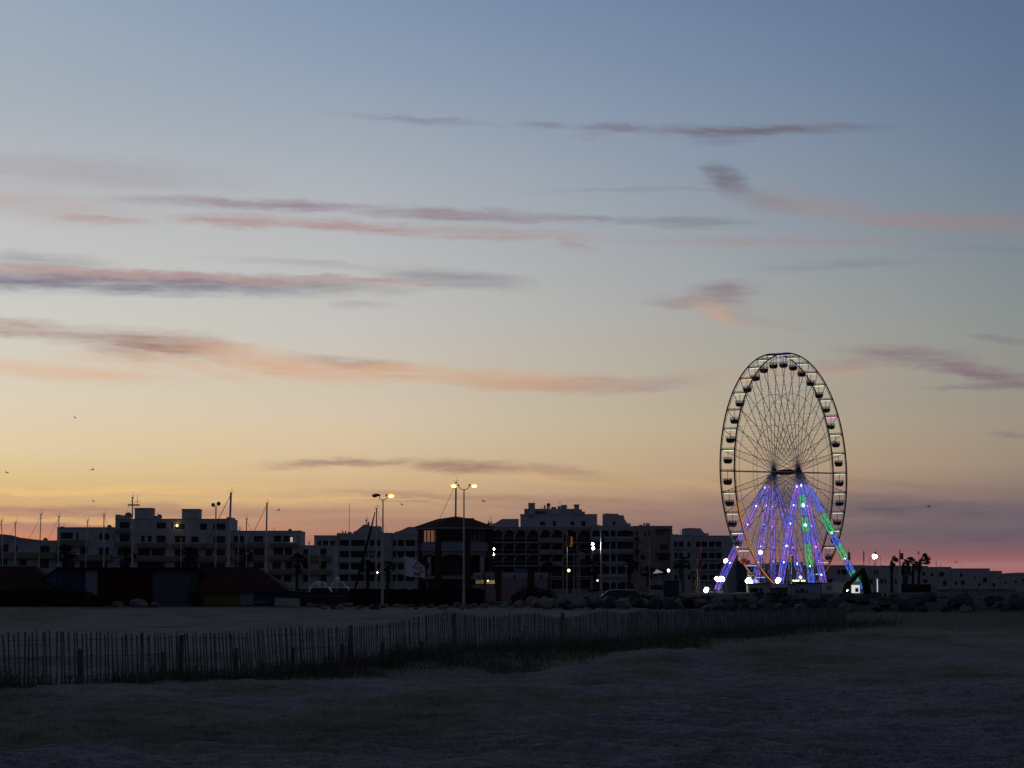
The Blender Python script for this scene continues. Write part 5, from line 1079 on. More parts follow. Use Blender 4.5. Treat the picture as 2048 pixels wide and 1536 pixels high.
def signs():
    D = 262; x0, x1 = wx(1299.5, D), wx(1326, D); z0, z1 = wz(1187.5, D), wz(1162, D)
    r = thing('billboard', 'white billboard with a dark picture and a line of lettering', 'sign', ((x0 + x1) / 2, D, T(x0, D)))
    m = MB(); m.box((x0, D, z0), (x1, D + .12, z1)); m.build('panel', mat('white sign board', (.40, .44, .48), .7, .05), r)
    m = MB(); h = z1 - z0; w = x1 - x0
    m.prism([(x0 + .05, z0 + h * .36), (x1 - .05, z0 + h * .30), (x1 - .05, z0 + h * .72), (x0 + .05, z0 + h * .70)][::1], D - .012, D - .004); m.cur = 1
    m.prism([(x0 + w * .25, z0 + h * .34), (x1 - w * .05, z0 + h * .30), (x1 - w * .2, z0 + h * .5), (x0 + w * .35, z0 + h * .55)], D - .02, D - .014); m.build('picture', [mat('dark blue print', (.06, .09, .15), .8), mat('black print', (.02, .025, .03), .8)], r)
    t = MB(); rnd = random.Random(2); xx = x0 + w * .08
    while xx < x0 + w * .5: ww = rnd.uniform(.03, .06); t.box((xx, D - .012, z0 + h * .84), (xx + ww, D - .004, z0 + h * (.84 + rnd.choice((.06, .09))))); xx += ww + .025
    t.build('lettering', m_black, r)
    m = MB()
    for x in (x0 + .2, x1 - .2): m.tube([(x, D + .2, .6), (x, D + .2, z1 - .1)], .05, 6)
    m.build('leg', m_pole, r)
    x0, x1 = wx(1329.5, D), wx(1360, D); r = thing('billboard', 'dark navy panel with a pale top rail right of the white billboard', 'sign', ((x0 + x1) / 2, D + 2, T(x0, D)))
    m = MB(); m.box((x0, D + 2, z0 - .4), (x1, D + 2.1, z1 + .1)); m.build('panel', m_blue, r); m = MB(); m.box((x0, D + 1.98, z1 + .103), (x1, D + 2.12, z1 + .17)); m.build('rail', m_pole, r)
    m = MB(); m.box((x0 + w * .25, D + 1.97, z0 + .05), (x0 + w * .7, D + 1.995, z0 + .3)); m.build('label_panel', m_gblue, r)
    # pale canopy far behind; its glow is emission put into the cloth
    r = thing('market_tent', 'small glowing pale canopy behind the billboard', 'tent', (wx(1318, 400), 400, T(wx(1318, 400), 400)))
    m = MB(); a = P(1308, 1147, 400); b = P(1315, 1139, 400); c = P(1327, 1145, 400); m.add([a, b, c, a + Vector((0, 3, 0)), b + Vector((0, 3, 0)), c + Vector((0, 3, 0))], [(0, 1, 4, 3), (1, 2, 5, 4), (0, 2, 1)]); m.build('canopy', emit('emissive tent cloth', (.5, .55, .52), .35), r)
    m = MB(); m.tube([(a.x, 400, 1.3), a], .05, 5); m.tube([(c.x, 400, 1.3), c], .05, 5); m.build('frame', m_dark, r)
signs()

# ------------------------------------------------------------------ parked car
def car():
    D = 226; root = thing('parked_car', 'parked estate car with a pale roof line, only its upper half above the rocks', 'car', (wx(1249, D), D, T(wx(1249, D), D)))
    x = lambda p: wx(p, D); zb = root.location.z; zr = wz(1179.8, D); w0, w1 = D - .85, D + .85
    low = [(x(1204), zb + .3), (x(1292), zb + .3), (x(1295), zb + .72), (x(1290), zb + .88), (x(1281), zb + .93), (x(1206), zb + .95), (x(1203), zb + .8)]
    b = MB(); b.prism(low, w0, w1); b.build('body', m_carbody, root)
    up = [(x(1207.5), zb + .952), (x(1280), zb + .932), (x(1270), zr - .12), (x(1258), zr - .03), (x(1235), zr), (x(1222), zr - .03), (x(1216), zr - .08)]
    g = MB(); n = len(up); g.add([(p[0], w0 + .12 + (p[1] - zb - .93) * .25, p[1]) for p in up] + [(p[0], w1 - .12 - (p[1] - zb - .93) * .25, p[1]) for p in up], [tuple(range(n)), tuple(range(2 * n - 1, n - 1, -1))] + [(i, i + n, (i + 1) % n + n, (i + 1) % n) for i in range(n)]); g.build('windows', m_glass, root)
    rf = MB(); pts = [(x(1208), zb + .97), (x(1216), zr - .06), (x(1222), zr - .01), (x(1235), zr + .02), (x(1258), zr - .01), (x(1268), zr - .07)]
    for s_ in (w0 + .22, w1 - .22): rf.tube([(p[0], s_, p[1]) for p in pts], .04, 6)
    rf.add([(p[0], w0 + .24, p[1] + .01) for p in pts[1:]] + [(p[0], w1 - .24, p[1] + .01) for p in pts[1:]], [(i, i + 1, i + 6, i + 5) for i in range(4)]); rf.build('roof', m_carroof, root, smooth=True)
    for px in (1221, 1277):
        for s_ in (w0 - .02, w1 - .18): t = MB(); t.tube([(x(px), s_, zb + .31), (x(px), s_ + .2, zb + .31)], .31, 16); wo_ = t.build('wheel', m_tyre, root); q = MB(); q.tube([(x(px), s_ - .012 if s_ < D else s_ + .212, zb + .31), (x(px), s_ + (.0 if s_ < D else .2), zb + .31)], .18, 12); q.build('rim', m_alu, wo_, org=root.location)
    for s_ in (w0 + .1, w1 - .35): h = MB(); h.box((x(1294), s_, zb + .65), (x(1295.6), s_ + .25, zb + .8)); h.build('headlight', mat('headlight glass', (.4, .4, .4), .2), root)
    h = MB(); h.tube([(x(1231), D, zr + .02), (x(1230), D, zr + .14)], .03, 5); h.build('aerial', m_dark, root)
    h = MB(); h.box((x(1282), w0 - .12, zb + .92), (x(1286), w0 + .02, zb + 1.04)); h.build('mirror', m_carbody, root)
car()

# ------------------------------------------------------------------ small excavator
def excavator():
    D = 203; x = lambda p: wx(p, D); z = lambda p: wz(p, D); zb = T(x(1765), D)
    root = thing('excavator', 'dark yellow excavator with its arm raised beside the right foot of the wheel', 'excavator', (x(1768), D, zb))
    t = MB()
    for s_ in (-.9, .5):
        pts = []; 
        for k in range(16): a = 2 * math.pi * k / 16; pts.append((x(1768) + (1.0 + .0) * math.cos(a) * 1.0, zb + .3 + .3 * math.sin(a)))
        t.prism(pts[::1], D + s_, D + s_ + .4)
    t.build('track', m_tyre, root)
    b = MB(); b.box((x(1768) - .8, D - .7, zb + .62), (x(1768) + 1.1, D + .7, zb + .95)); b.prism([(x(1768) + .2, zb + .951), (x(1768) + 1.1, zb + .951), (x(1768) + 1.0, zb + 1.2), (x(1768) + .3, zb + 1.22)], D - .68, D + .68); b.build('body', m_yellowp, root)
    q = lambda a, b_, wa, wb, yy, th, m, nm: None
    def beam(pts, ws, y0, y1):
        m_ = MB(); L = []; Rr = []
        for i, (px, py) in enumerate(pts):
            p = Vector((x(px), z(py))); a = Vector((x(pts[max(0, i - 1)][0]), z(pts[max(0, i - 1)][1]))); c = Vector((x(pts[min(len(pts) - 1, i + 1)][0]), z(pts[min(len(pts) - 1, i + 1)][1]))); d = (c - a).normalized(); n_ = Vector((-d.y, d.x)); L.append(p + n_ * ws[i] / 2); Rr.append(p - n_ * ws[i] / 2)
        n = len(pts); vs = [(p.x, y0, p.y) for p in L + Rr] + [(p.x, y1, p.y) for p in L + Rr]; fs = []
        for i in range(n - 1): fs += [(i, i + 1, n + i + 1, n + i), (2 * n + i, 3 * n + i, 3 * n + i + 1, 2 * n + i + 1), (i, 2 * n + i, 2 * n + i + 1, i + 1), (n + i, n + i + 1, 3 * n + i + 1, 3 * n + i)]
        fs += [(0, n, 3 * n, 2 * n), (n - 1, 3 * n - 1, 4 * n - 1, 2 * n - 1)]; m_.add(vs, fs); return m_
    beam([(1740, 1207), (1734, 1185), (1729, 1158), (1724, 1136)], [.75, .7, .62, .3], D - .18, D + .18).build('boom', mat('dark boom paint', (.05, .035, .02), .7, .25, 2.), root)
    beam([(1723, 1139), (1710, 1152), (1692, 1172), (1685, 1186)], [.34, .5, .52, .3], D - .14, D + .14).build('stick', m_yellowp, root)
    beam([(1686, 1183), (1684, 1192), (1687, 1203)], [.3, .42, .12], D - .35, D + .35).build('bucket', m_yellowp, root)
    c = MB(); c.tube([P(1726, 1134, D - .3), P(1711, 1149, D - .3)], .045, 6); c.tube([P(1711, 1149, D - .3), P(1697, 1163, D - .3)], .075, 6); c.build('hydraulic_ram', m_pole, root)
    c = MB(); c.tube([P(1741, 1200, D - .3), P(1733, 1168, D - .3)], .06, 6); c.build('hydraulic_ram', m_dark, root)
    s = MB(); s.box((x(1768) - .1, D - .3, zb + .953), (x(1768) + .15, D + .3, zb + 1.25)); s.build('seat', m_dark, root)
excavator()

# ------------------------------------------------------------------ ferris wheel
WD = 430.; AL = R(28); HC = P(1572, 944.5, WD); RW = 237. * WD / F * 1.004; GZ = 1.55
wheel = thing('ferris_wheel', 'tall ferris wheel with open gondolas and purple, blue and green lit legs', 'ferris wheel', (HC.x, HC.y, GZ), rz=R(90) - AL - R(6.8))
HZ = HC.z - GZ; HV = 1.45; HB = 2.55
Lp = lambda u, v, z: Vector((u, -v, z))          # v grows towards the camera side
def wb(mb, name, m, parent=None, **k): return mb.build(name, m, parent or wheel, org=Vector((0, 0, 0)), **k)
PH = [R(1.8 + 10 * k) for k in range(36)]
def rp(ph, r, v): return Lp(math.cos(ph) * r, v, HZ + math.sin(ph) * r)
led_o = emit('orange rim light', (1., .30, .03), .55)
for v in (-HV, HV):
    mb = MB(); n = 144
    for rr_, rad in ((RW, .135), (RW - .5, .04)):
        pts = [rp(2 * math.pi * k / n, rr_, v) for k in range(n)]
        mb.tube(pts + [pts[0]], rad, 6, False)
    for k in range(72): mb.tube([rp(2 * math.pi * k / 72, RW, v), rp(2 * math.pi * (k + .5) / 72, RW - .5, v)], .02, 4, False)
    ro = wb(mb, 'rim', m_rim)
    a0, a1 = (196, 262) if v > 0 else (218, 262)
    st = MB(); st.tube([rp(R(a0 + (a1 - a0) * k / 40), RW + .0, v + .19) for k in range(41)], .10, 5); wb(st, 'light_strip', led_o, ro)
    st = MB(); st.tube([rp(R(292 + 28 * k / 20), RW + .0, v + .19) for k in range(21)], .06, 5); wb(st, 'light_strip', emit('faint orange rim light', (1., .28, .06), .28), ro)
    # inner polygons
    for rr_ in (.66 * RW, .40 * RW):
        mb = MB(); vv = v * (1 + .25 * (1 - rr_ / RW)) * (1.0); vv = v + (HB * (1 if v > 0 else -1) - v) * (1 - rr_ / RW)
        pts = [rp(p, rr_, vv) for p in PH]; mb.tube(pts + [pts[0]], .035 if rr_ > .8 * RW else .035, 4, False)
        wb(mb, 'tie_ring', m_rim)
    sm = MB(); vh = HB * (1 if v > 0 else -1); 
    sm.tube([Vector((.8, -vh, 0)), Vector((RW - .5, -v, 0))], .06, 5)
    first = None
    for k, p in enumerate(PH):
        if first is None: o = wb(sm, 'spoke', mat('spoke steel', (.65, .64, .62), .45)); first = o
        else: o = first.copy(); COL.objects.link(o)
        o.location = (0, 0, HZ); o.rotation_euler = (0, -p, 0)
    hb = MB(); hb.tube([Lp(0, vh - .18, HZ), Lp(0, vh + .18, HZ)], .85, 20); hb.tube([Lp(0, vh - .5 * (1 if v > 0 else -1), HZ), Lp(0, vh + .55 * (1 if v > 0 else -1), HZ)], .5, 14); wb(hb, 'hub', m_rim)
# lacing between the two spokes of each pair
lc = MB()
def sv(r): return HV + (HB - HV) * (1 - r / RW)
rad_ = [.2, .3, .4, .5, .58, .66, .74, .82, .9]
for i, r1_ in enumerate(rad_):
    a = Vector((r1_ * RW, -sv(r1_ * RW), 0)); b = Vector((r1_ * RW, sv(r1_ * RW), 0)); lc.tube([a, b], .014, 4, False)
    if i + 1 < len(rad_):
        r2_ = rad_[i + 1]; lc.tube([a, Vector((r2_ * RW, sv(r2_ * RW), 0))], .009, 3, False); lc.tube([b, Vector((r2_ * RW, -sv(r2_ * RW), 0))], .009, 3, False)
first = None
for p in PH:
    if first is None: first = o = wb(lc, 'cross_brace', mat('spoke steel', (.65, .64, .62), .45))
    else: o = first.copy(); COL.objects.link(o)
    o.location = (0, 0, HZ); o.rotation_euler = (0, -p, 0)
ax = MB(); ax.tube([Lp(0, -HB, HZ), Lp(0, -.8, HZ), Lp(0, .8, HZ), Lp(0, HB, HZ)], [.3, .55, .55, .3], 12); wb(ax, 'axle', mat('dark red painted steel', (.10, .02, .02), .5))
# crossbars and gondolas
led_w = emit('white strip light', (.95, .97, .92), .8, (.78, .88, .66), .5); led_p = emit('pink strip light', (1., .22, .8), 1.2); led_b = emit('violet blue strip light', (.28, .28, 1.), 1.3); led_g = emit('green strip light', (.72, .95, .5), 1.1); led_or = emit('orange strip light', (1., .45, .15), 1.1)
m_tub = mat('gondola shell', (.09, .075, .08), .6, .2); m_tub2 = mat('pale gondola shell', (.5, .42, .36), .5, .1); m_tubr = mat('red gondola shell', (.22, .03, .03), .5, .1)
m_shield = bpy.data.materials.new('clear wind shield'); m_shield.use_nodes = True
_t = m_shield.node_tree; _b = _t.nodes['Principled BSDF']; _b.inputs['Base Color'].default_value = (.35, .35, .36, 1); _b.inputs['Alpha'].default_value = .4; _b.inputs['Roughness'].default_value = .3
bar = MB(); bar.tube([(0, -HV, 0), (0, HV, 0)], .10, 5); bar.tube([(0, -HV, .28), (0, HV, .28)], .05, 4)
for k in range(6): t0 = -HV + 2 * HV * k / 6; bar.tube([(0, t0, .28 * (k % 2)), (0, t0 + 2 * HV / 6, .28 * ((k + 1) % 2))], .03, 4)
strip = MB(); strip.box((-.07, -HV * .72, -.26), (.07, HV * .72, -.10))
tub = MB(); tub.lathe((0, 0, -2.5), [(.45, 0), (.66, .10), (.78, .38), (.82, .62), (.84, .64), (.84, .70), (.76, .70), (.7, .4)], 16)
pole = MB(); pole.tube([(0, 0, -2.2), (0, 0, -.1)], .05, 6); pole.lathe((0, 0, -2.15), [(.3, .3), (.32, .36)], 10)
shield = MB()
for k in range(16):
    a0, a1 = 2 * math.pi * k / 16, 2 * math.pi * (k + 1) / 16; r_0, r_1 = .83, .92
    shield.quad((r_0 * math.cos(a0), r_0 * math.sin(a0), -1.8), (r_0 * math.cos(a1), r_0 * math.sin(a1), -1.8), (r_1 * math.cos(a1), r_1 * math.sin(a1), -1.35), (r_1 * math.cos(a0), r_1 * math.sin(a0), -1.35))
P0 = {}; rng_g = random.Random(21)
def part_copy(key, mbx, name, m, parent, loc):
    if key not in P0: P0[key] = o = wb(mbx, name, m, parent)
    else: o = P0[key].copy(); COL.objects.link(o); o.parent = parent
    o.location = loc; return o
GOND = {}
for k, p in enumerate(PH):
    c = rp(p, RW - .15, 0); deg = (math.degrees(p)) % 360
    b = part_copy('bar', bar, 'crossbar', m_rim, wheel, c)
    lm, kk = led_w, 'sw'
    if 82 < deg < 96: lm, kk = led_b, 'sb'
    elif abs(deg - 31.8) < 2: lm, kk = led_p, 'sp'
    elif 215 < deg < 218 or 203 < deg < 206 or 230 < deg < 244: lm, kk = (led_b if deg > 203 else led_w), 'sb' if deg > 203 else 'sw'
    elif abs(deg - 131.8) < 2: lm, kk = led_or, 'so'
    elif k % 4 == 1: lm, kk = led_g, 'sg'
    if abs(deg - 151.8) < 2 or abs(deg - 181.8) < 2 : lm = None
    if lm: part_copy(kk, strip, 'light_strip', lm, b, (0, 0, 0))
    key, tm = 't', m_tub
    if abs(deg - 221.8) < 2 or abs(deg - 331.8) < 2: key, tm = 'tr', m_tubr
    if 228 < deg < 260: key, tm = 'tp', m_tub2
    gn = part_copy(key, tub, 'gondola', tm, wheel, c); GOND[int(deg)] = gn; gn.rotation_euler = (rng_g.uniform(-.05, .05), rng_g.uniform(-.05, .05), rng_g.uniform(0, 6.28))
    part_copy('pole', pole, 'pole', m_dark, gn, (0, 0, 0)); part_copy('sh', shield, 'wind_shield', m_shield, gn, (0, 0, 0))
    if k == 0: print('gond', c)
# legs
ledpb = emit('violet and blue leg light', (.10, .11, 1.), 1.05, (.40, .17, .85), .35); ledg = emit('green leg light', (.03, .62, .20), 1.0); ledc = emit('blue leg light', (.08, .16, .95), 1.1); ledv = emit('violet leg light', (.5, .12, .95), 1.3)
spot_b = emit('blue white spot', (.35, .5, 1.), 7.); spot_v = emit('violet spot', (.8, .15, 1.), 3.2)
rng = random.Random(8)
def leg(foot, top, pattern, spots):
    A, B = Vector(top), Vector(foot); d = (B - A); L = d.length; d.normalize(); s = d.cross(Vector((0, 0, 1))).normalized(); n_ = s.cross(d)
    mb = MB(); w = lambda t: .21 + .25 * min(1, t * 4) * min(1, (1 - t) * 8 + .35)
    seg = 22; C = [[A + d * L * (i / seg) + (s * a + n_ * b) * w(i / seg) for i in range(seg + 1)] for a, b in ((-1, -1), (1, -1), (1, 1), (-1, 1))]
    for c in C: mb.tube(c, .055, 4, False)
    for f in range(4):
        c0, c1 = C[f], C[(f + 1) % 4]
        for i in range(seg): mb.tube([c0[i] if i % 2 else c1[i], c1[i + 1] if i % 2 else c0[i + 1]], .03, 3, False); mb.tube([c0[i], c1[i]], .022, 3, False)
    lo = wb(mb, 'leg', mat('pale truss steel', (.62, .62, .66), .5))
    for (t0, t1, m) in pattern:
        for f in range(4):
            P_ = lambda t: A + d * L * t + (s * ((-1, 1, 1, -1)[f]) + n_ * ((-1, -1, 1, 1)[f])) * (w(t) * .82)
            k = max(2, int((t1 - t0) * L / 1.5)); st = MB()
            st.tube([P_(t0 + (t1 - t0) * j / k) for j in range(k + 1)], [.065 * (.55 + .45 * (j % 2)) for j in range(k + 1)], 5)
            Q_ = lambda t: A + d * L * t + (s * ((1, 1, -1, -1)[f]) + n_ * ((-1, 1, 1, -1)[f])) * (w(t) * .82)
            kz = max(2, int((t1 - t0) * L / .8)); st.tube([(P_ if j % 2 else Q_)(t0 + (t1 - t0) * j / kz) for j in range(kz + 1)], .042, 4); wb(st, 'light_strip', m, lo)
    for t, m, r in spots:
        sm_ = MB(); sm_.ball(A + d * L * t - n_ * .1, r * rng.uniform(.65, 1.15), 8, 6, (1, 1, rng.uniform(.6, 1.2))); wb(sm_, 'spotlight', m, lo)
    ft = MB(); b0 = Vector((B.x, B.y, 0)); ft.box((b0.x - .9, b0.y - .9, -.1), (b0.x + .9, b0.y + .9, .28)); wb(ft, 'base_plate', m_steel)
tops = {1: Lp(.5, HB + .5, HZ - .4), -1: Lp(.5, -HB - .5, HZ - .4)}
pb_ = [(.09, .99, ledpb)]
sp_ = [(.02 + .09, spot_b, .16), (.27, spot_b, .2), (.43, spot_b, .2), (.62, spot_b, .24), (.76, spot_b, .2)]
sv_ = [(.27, spot_v, .16), (.44, spot_v, .17), (.62, spot_v, .19), (.74, spot_v, .16)]
leg(Lp(-12, -8.3, .3), Lp(-.6, -HB - .5, HZ - .4), pb_, sp_)
leg(Lp(-6, -3.6, .3), Lp(-.3, -HB - .5, HZ - .4), pb_, sp_)
leg(Lp(6, -6.2, .3), Lp(.3, -HB - .5, HZ - .4), pb_, sv_)
leg(Lp(13, -3.2, .3), Lp(.6, -HB - .5, HZ - .4), pb_, [(.62, spot_v, .2), (.76, spot_b, .3), (.88, spot_b, .3), (.97, spot_v, .3)])
leg(Lp(-9.3, 3.2, .3), Lp(-.6, HB + .5, HZ - .4), pb_, sp_ + [(.9, spot_b, .2)])
leg(Lp(-3, 6.8, .3), Lp(-.3, HB + .5, HZ - .4), [(.09, .18, ledc), (.18, .28, ledg), (.3, .36, ledc), (.37, .5, ledg), (.51, .6, ledc), (.6, .8, ledg), (.82, .99, ledc)], [(.1, spot_b, .28), (.27, spot_b, .3), (.44, spot_b, .3), (.79, spot_b, .26)])
leg(Lp(8.3, 3.6, .3), Lp(.3, HB + .5, HZ - .4), pb_, sv_ + [(.86, spot_b, .32), (.99, spot_v, .45)])
leg(Lp(12.3, 9.2, .3), Lp(.6, HB + .5, HZ - .4), [(.09, .33, ledc), (.34, .50, ledg), (.52, .62, ledc), (.6, .72, ledg), (.74, .84, ledc), (.83, .93, ledg), (.94, .99, ledc)], [(.5, emit('green spot', (.3, 1, .5), 5.), .24), (.72, spot_b, .2)])
# big banner of mesh hanging under the hub
nb_ = MB()
for i in range(9):
    for s_ in (-1, 1):
        for v in (-1.2, 1.2):
            a = Lp(-1.8 + .45 * i, v, HZ - .6); b = Lp(-1.8 + .45 * i + s_ * 2.0, v * .3, HZ - 6.8); nb_.tube([a, b], .028, 3, False)
wb(nb_, 'drive_frame', mat('spoke steel', (.65, .64, .62), .45))
# loading station trusses between the legs
stn = MB()
for u in (-5.5, -3., -.5, 2, 4.5):
    for v in (-3.4, 3.4):
        stn.tube([Lp(u + .6, v, .4), Lp(u, v, 6.2)], .09, 5, False)
for z in (1.2, 3.4, 5.4):
    for v in (-3.4, 3.4): stn.tube([Lp(-5.6, v, z), Lp(4.8, v, z)], .06, 4, False)
for u in (-5.5, -3., -.5, 2):
    for v in (-3.4, 3.4): stn.tube([Lp(u, v, 1.2), Lp(u + 2.5, v, 3.4)], .035, 4, False); stn.tube([Lp(u + 2.5, v, 3.4), Lp(u, v, 5.4)], .035, 4, False); stn.tube([Lp(u + 2.5, v, 1.2), Lp(u, v, 3.4)], .035, 4, False)
wb(stn, 'station_frame', m_steel)
pl = MB(); pl.box((-9, -3.2, .1), (9, 3.2, .75)); wb(pl, 'platform', m_dark)
st4 = [(-15, -2, 16, -.5)]
# booths in front of the wheel
def booth(px0, px1, y0, D, label, m, extra=None, roof=None, name='ticket_booth', group='cabins below the ferris wheel'):
    x0, x1 = wx(px0, D), wx(px1, D); z0 = T((x0 + x1) / 2, D) - .1; z1 = wz(y0, D); r = thing(name, label, 'cabin', ((x0 + x1) / 2, D, z0), group)
    b = MB(); b.box((x0, D, z0), (x1, D + 3, z1)); b.build('wall', m, r); rf = MB(); rf.box((x0 - .08, D - .15, z1 + .003), (x1 + .08, D + 3.1, z1 + .14)); rf.build('roof', roof or m_dark, r)
    for (a, b_, c, d, mm, nm) in extra or []: q = MB(); q.box((wx(a, D), D - .05, wz(d, D)), (wx(b_, D), D - .004, wz(c, D))); q.build(nm, mm, r)
    return r
BD = 405
grey = mat('grey cabin panels', (.50, .51, .54), .7, .06); crm = mat('cream cabin panels', (.72, .70, .67), .7, .06); blu = mat('blue cabin panels', (.20, .30, .46), .7, .06)
booth(1496, 1541, 1168, BD, 'pale grey cabin at the left foot of the wheel', grey, [(1519, 1524, 1176, 1186, m_glass, 'window'), (1500, 1516, 1176, 1184, m_dark, 'hatch')])
r = booth(1541.5, 1572, 1176.5, BD + 1, 'cabin with a curved pale canopy below the bright lamp', grey, [])
q = MB(); x0, x1 = wx(1540, BD), wx(1574, BD); z = wz(1167, BD); 
q.prism([(x0, z - .55), (x1 - .5, z - .8), (x1, z - .45), (x1, z), (x0, z)], BD - .5, BD + 2); q.build('canopy', crm, r)
booth(1574.5, 1591, 1169, BD, 'narrow cream cabin left of the blue one', crm, [(1582, 1583, 1170, 1186, m_frame, 'seam')])
booth(1591.5, 1640, 1167, BD - .5, 'blue cabin with small dark windows in the middle below the wheel', blu, [(1592, 1597, 1180, 1187, m_glass, 'window'), (1600, 1608, 1177, 1190, m_glass, 'door'), (1611, 1616, 1180, 1187, m_glass, 'window')])
booth(1641.5, 1693, 1166.5, BD, 'long grey trailer right of the blue cabin', grey, [(1643, 1646, 1168, 1186, crm, 'corner_trim'), (1652, 1664, 1171, 1181, mat('grey trailer door', (.2, .21, .23), .7), 'door'), (1642, 1692, 1183, 1184, crm, 'trim')], crm)
r = booth(1707, 1718.5, 1170, BD, 'small brightly glowing white kiosk at the right foot of the wheel', emit('glowing white kiosk', (.85, .9, .85), .75), [(1709.5, 1716, 1176, 1184, m_glass, 'window')], m_steel)  # brightness of the kiosk walls painted in as emission
q = MB(); kx0, kx1 = wx(1707, BD), wx(1718.5, BD); kz = wz(1170, BD) + .15; q.prism([(kx0 - .1, kz), (kx1 + .1, kz), ((kx0 + kx1) / 2 + .2, kz + .45), ((kx0 + kx1) / 2 - .2, kz + .45)], BD - .1, BD + 3); q.build('canopy', crm, r)
r = thing('light_sign', 'row of warm glowing bulbs above the blue cabin', 'sign', (*P(1603, 1163, BD - 1).xy, wz(1165, BD)), None)
q = MB(); q.box((wx(1583, BD), BD - .7, wz(1166.4, BD)), (wx(1610, BD), BD - .45, wz(1161, BD))); q.build('board', m_black, r)
wbulb = emit('warm bulbs', (1., .50, .18), 2.6, (1., .78, .45), 2.5)
for i, px in enumerate((1585, 1588, 1591, 1593.5, 1596, 1602, 1605, 1607.5)):
    q = MB(); q.ball((wx(px, BD), BD - .75, wz(1161.2 + .4 * (i % 2), BD)), .15, 8, 6); q.build('bulb', wbulb, r)
# shrub lights / vans behind right
booth(1745, 1777, 1175, 470, 'low white van like trailer with pale ends right of the excavator', grey, [(1746, 1749, 1176, 1180, crm, 'trim'), (1773, 1776, 1176, 1180, crm, 'trim')], crm)
r = thing('harbour_wall', 'dark low brick wall below the palms', 'wall', (wx(1830, 480), 480, 1.5)); pbox(r, 'wall', 480, 1802, 1861, 1168.5, 1190, .4, m_fenced); pbox(r, 'door', 480, 1862.5, 1871, 1173, 1190, .3, m_lblue)

# people riding: one continuous upper body each
def rider_mesh(seed):
    mb = MB(); n = 10; prof = [(.16, .10, 0), (.19, .12, .12), (.17, .11, .3), (.21, .12, .46), (.22, .11, .52), (.12, .08, .575), (.055, .055, .60), (.055, .055, .65), (.085, .09, .69), (.10, .11, .76), (.095, .105, .83), (.05, .06, .885), (.01, .01, .9)]
    vs = []; fs = []
    for a, b, z in prof:
        for k in range(n): t = 2 * math.pi * k / n; vs.append((a * math.cos(t), b * math.sin(t) - (.02 if z > .6 else 0), z))
    for i in range(len(prof) - 1):
        for k in range(n): k2 = (k + 1) % n; fs.append((i * n + k, i * n + k2, (i + 1) * n + k2, (i + 1) * n + k))
    mb.add(vs, fs); mb.add([], [])
    for s_ in (-1, 1): mb.tube([(s_ * .2, 0, .5), (s_ * .27, -.05, .28), (s_ * .16, -.26, .22)], [.06, .05, .04], 6)
    return mb
m_r = rider_mesh(0); first = None; ci = {181: (3, 'a little below hub height on the left side'), 191: (3, 'in the first gondola below hub height on the left'), 201: (3, 'in the second gondola below hub height on the left'), 211: (2, 'in the third gondola below hub height on the left'), 221: (2, 'in the red gondola low on the left'), 21: (2, 'in the second gondola above hub height on the right'), 11: (3, 'in the first gondola above hub height on the right'), 1: (3, 'in the gondola at hub height on the right'), 151: (1, 'in the unlit gondola high on the left'), 231: (1, 'in the lower pale gondola on the left')}
rot = Matrix.Rotation(R(90) - AL - R(6.8), 3, 'Z')
for dg, (n, where) in ci.items():
    if dg not in GOND: continue
    lc_ = GOND[dg].location; wc = Vector(wheel.location) + rot @ Vector(lc_)
    for i in range(n):
        names = {3: ['left of three', 'middle of three', 'right of three'], 2: ['left of two', 'right of two'], 1: ['lone']}[n]
        if first is None: o = first = m_r.build('person', m_darkcl, None, org=Vector((0, 0, 0)), smooth=True)
        else: o = first.copy(); COL.objects.link(o)
        dx = (i - (n - 1) / 2) * .48; o.location = (wc.x + dx, wc.y - .12 + .2 * (i % 2), wc.z - 2.22); o.rotation_euler = (0, 0, rng.uniform(-1, 1)); o.scale = [rng.uniform(.95, 1.1)] * 3
        tag(o, f'{names[i]} dark figure{"s" if n > 1 else ""} {where}', 'person', 'people riding the ferris wheel')

# ------------------------------------------------------------------ gulls and scraps
gm = mat('gull plumage', (.6, .58, .56), .8, .2); 
def gull(px, py, D, s, label, roll):
    s *= .42; c = P(px, py, D); mb = MB(); mb.tube([c + Vector((-.22 * s, 0, 0)), c + Vector((-.1 * s, 0, .02)), c + Vector((.05 * s, 0, .02)), c + Vector((.2 * s, 0, .03)), c + Vector((.27 * s, 0, .02))], [.015 * s, .06 * s, .07 * s, .045 * s, .01 * s], 7)
    for sg in (-1, 1):
        a = c + Vector((-.05 * s, 0, .03)); q = Vector((.02 * s, sg * .25 * s, .16 * s + roll * sg * .1)); t = Vector((-.14 * s, sg * .55 * s, .05 * s + roll * sg * .22))
        rt = Matrix.Rotation(R(60), 3, 'Z'); q = rt @ q; t = rt @ t
        mb.add([a + Vector((.07 * s, 0, 0)), a + q + Vector((.06 * s, 0, 0)), a + t, a + q - Vector((.06 * s, 0, 0)), a - Vector((.06 * s, 0, 0))], [(0, 1, 2, 3, 4)])
    tag(mb.build('seagull', gm, org=c), label, 'bird', 'gulls in the sky')
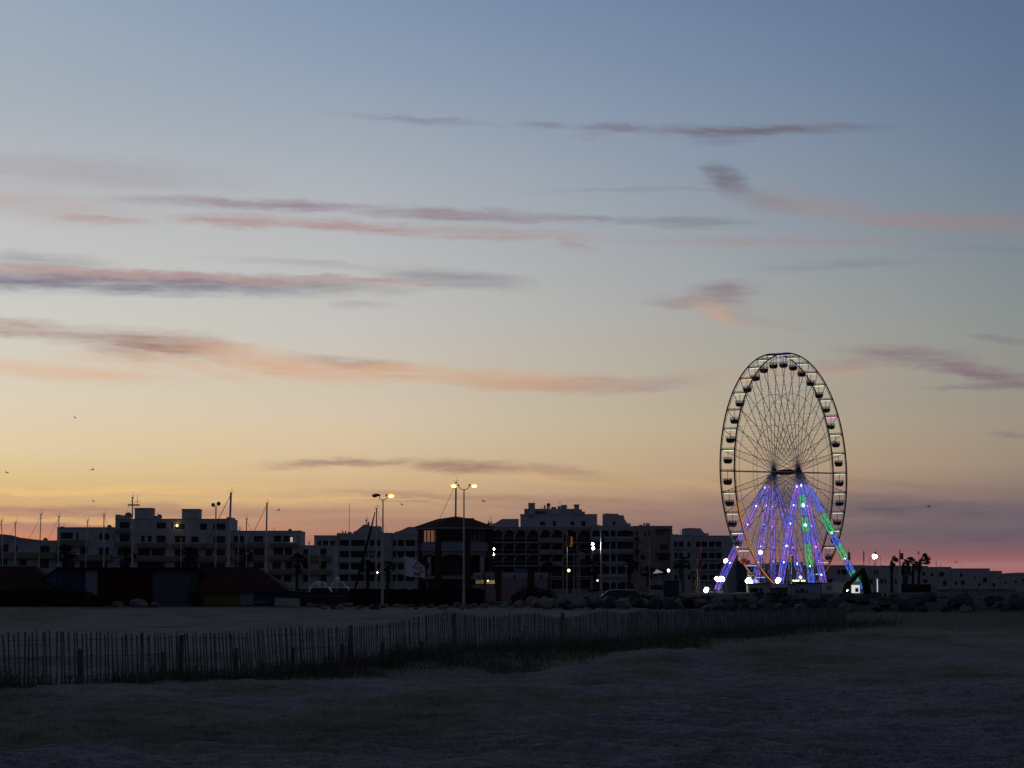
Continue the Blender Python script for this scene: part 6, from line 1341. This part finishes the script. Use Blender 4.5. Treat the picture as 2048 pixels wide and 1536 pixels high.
for i, (px, py, s, lb) in enumerate([(150, 836, 1.0, 'lone gull high at the left above the pale band of sky'), (185, 940, 1.2, 'gull gliding above the yellow streak on the left'), (14, 946, 1.2, 'gull at the left edge of the sky'), (557, 1021, 1.2, 'gull right of the tall mast with a stay'), (967, 1003, 1.3, 'gull just right of the lit double street lamp'), (1857, 1014, 1.2, 'gull in the mauve sky right of the wheel'), (187, 1003, 1., 'small gull above the lower wing of the apartments'), (1912, 1125, .9, 'tiny gull above the round tree crown'), (804, 1010, 1., 'tiny gull between the two tall street lamps')]):
    gull(px, py, 170, s, lb, (-1) ** i * .5)
mw = mat('white scrap', (.75, .75, .72), .7, .03)
for i, (px, py, s, lb) in enumerate([(93, 1263.5, .17, 'curved white scrap on the sand behind the left end of the fence'), (234, 1257, .10, 'small white scrap on the sand right of the curved one'), (848, 1214, .22, 'white scrap on the sand below the black screen'), (651, 1211, .16, 'tiny white scrap near the brown board fence'), (228, 1438, .02, 'tiny pale shell in the low turf on the left'), (875, 1491, .03, 'tiny pale shell on the near sand at centre'), (1427, 1417, .03, 'tiny pale shell on the sand right of centre'), (1601, 1305, .07, 'small white scrap in the turf on the right'), (1127, 1306, .07, 'pale scrap lying in the tall grass'), (1985, 1229, .14, 'white scrap beside the heap of rocks')]):
    # find ground distance on this survey ray
    y = 25.
    while y < 260:
        q = P(px, py, y)
        if q.z <= T(q.x, y) + .0: break
        y += .5
    q = P(px, py, y); z0 = float(terr(np.array([q.x]), np.array([y]), True)[0]); mb = MB(); n = 7; vs = []
    for k in range(n): t = -1 + 2 * k / (n - 1); vs += [(q.x + t * s, y - .3 * s, z0 + .01 + .3 * s * (1 - t * t) + .02), (q.x + t * s * .9, y + .4 * s, z0 + .02 + .12 * s * (1 - t * t)), ]
    mb.add(vs, [(2 * k, 2 * k + 2, 2 * k + 3, 2 * k + 1) for k in range(n - 1)]); so = mb.build('scrap' if s > .05 else 'shell', mw, org=Vector((q.x, y, z0))); md = so.modifiers.new('thickness', 'SOLIDIFY'); md.thickness = max(.004, s * .08); tag(so, lb, 'litter' if s > .05 else 'shell')
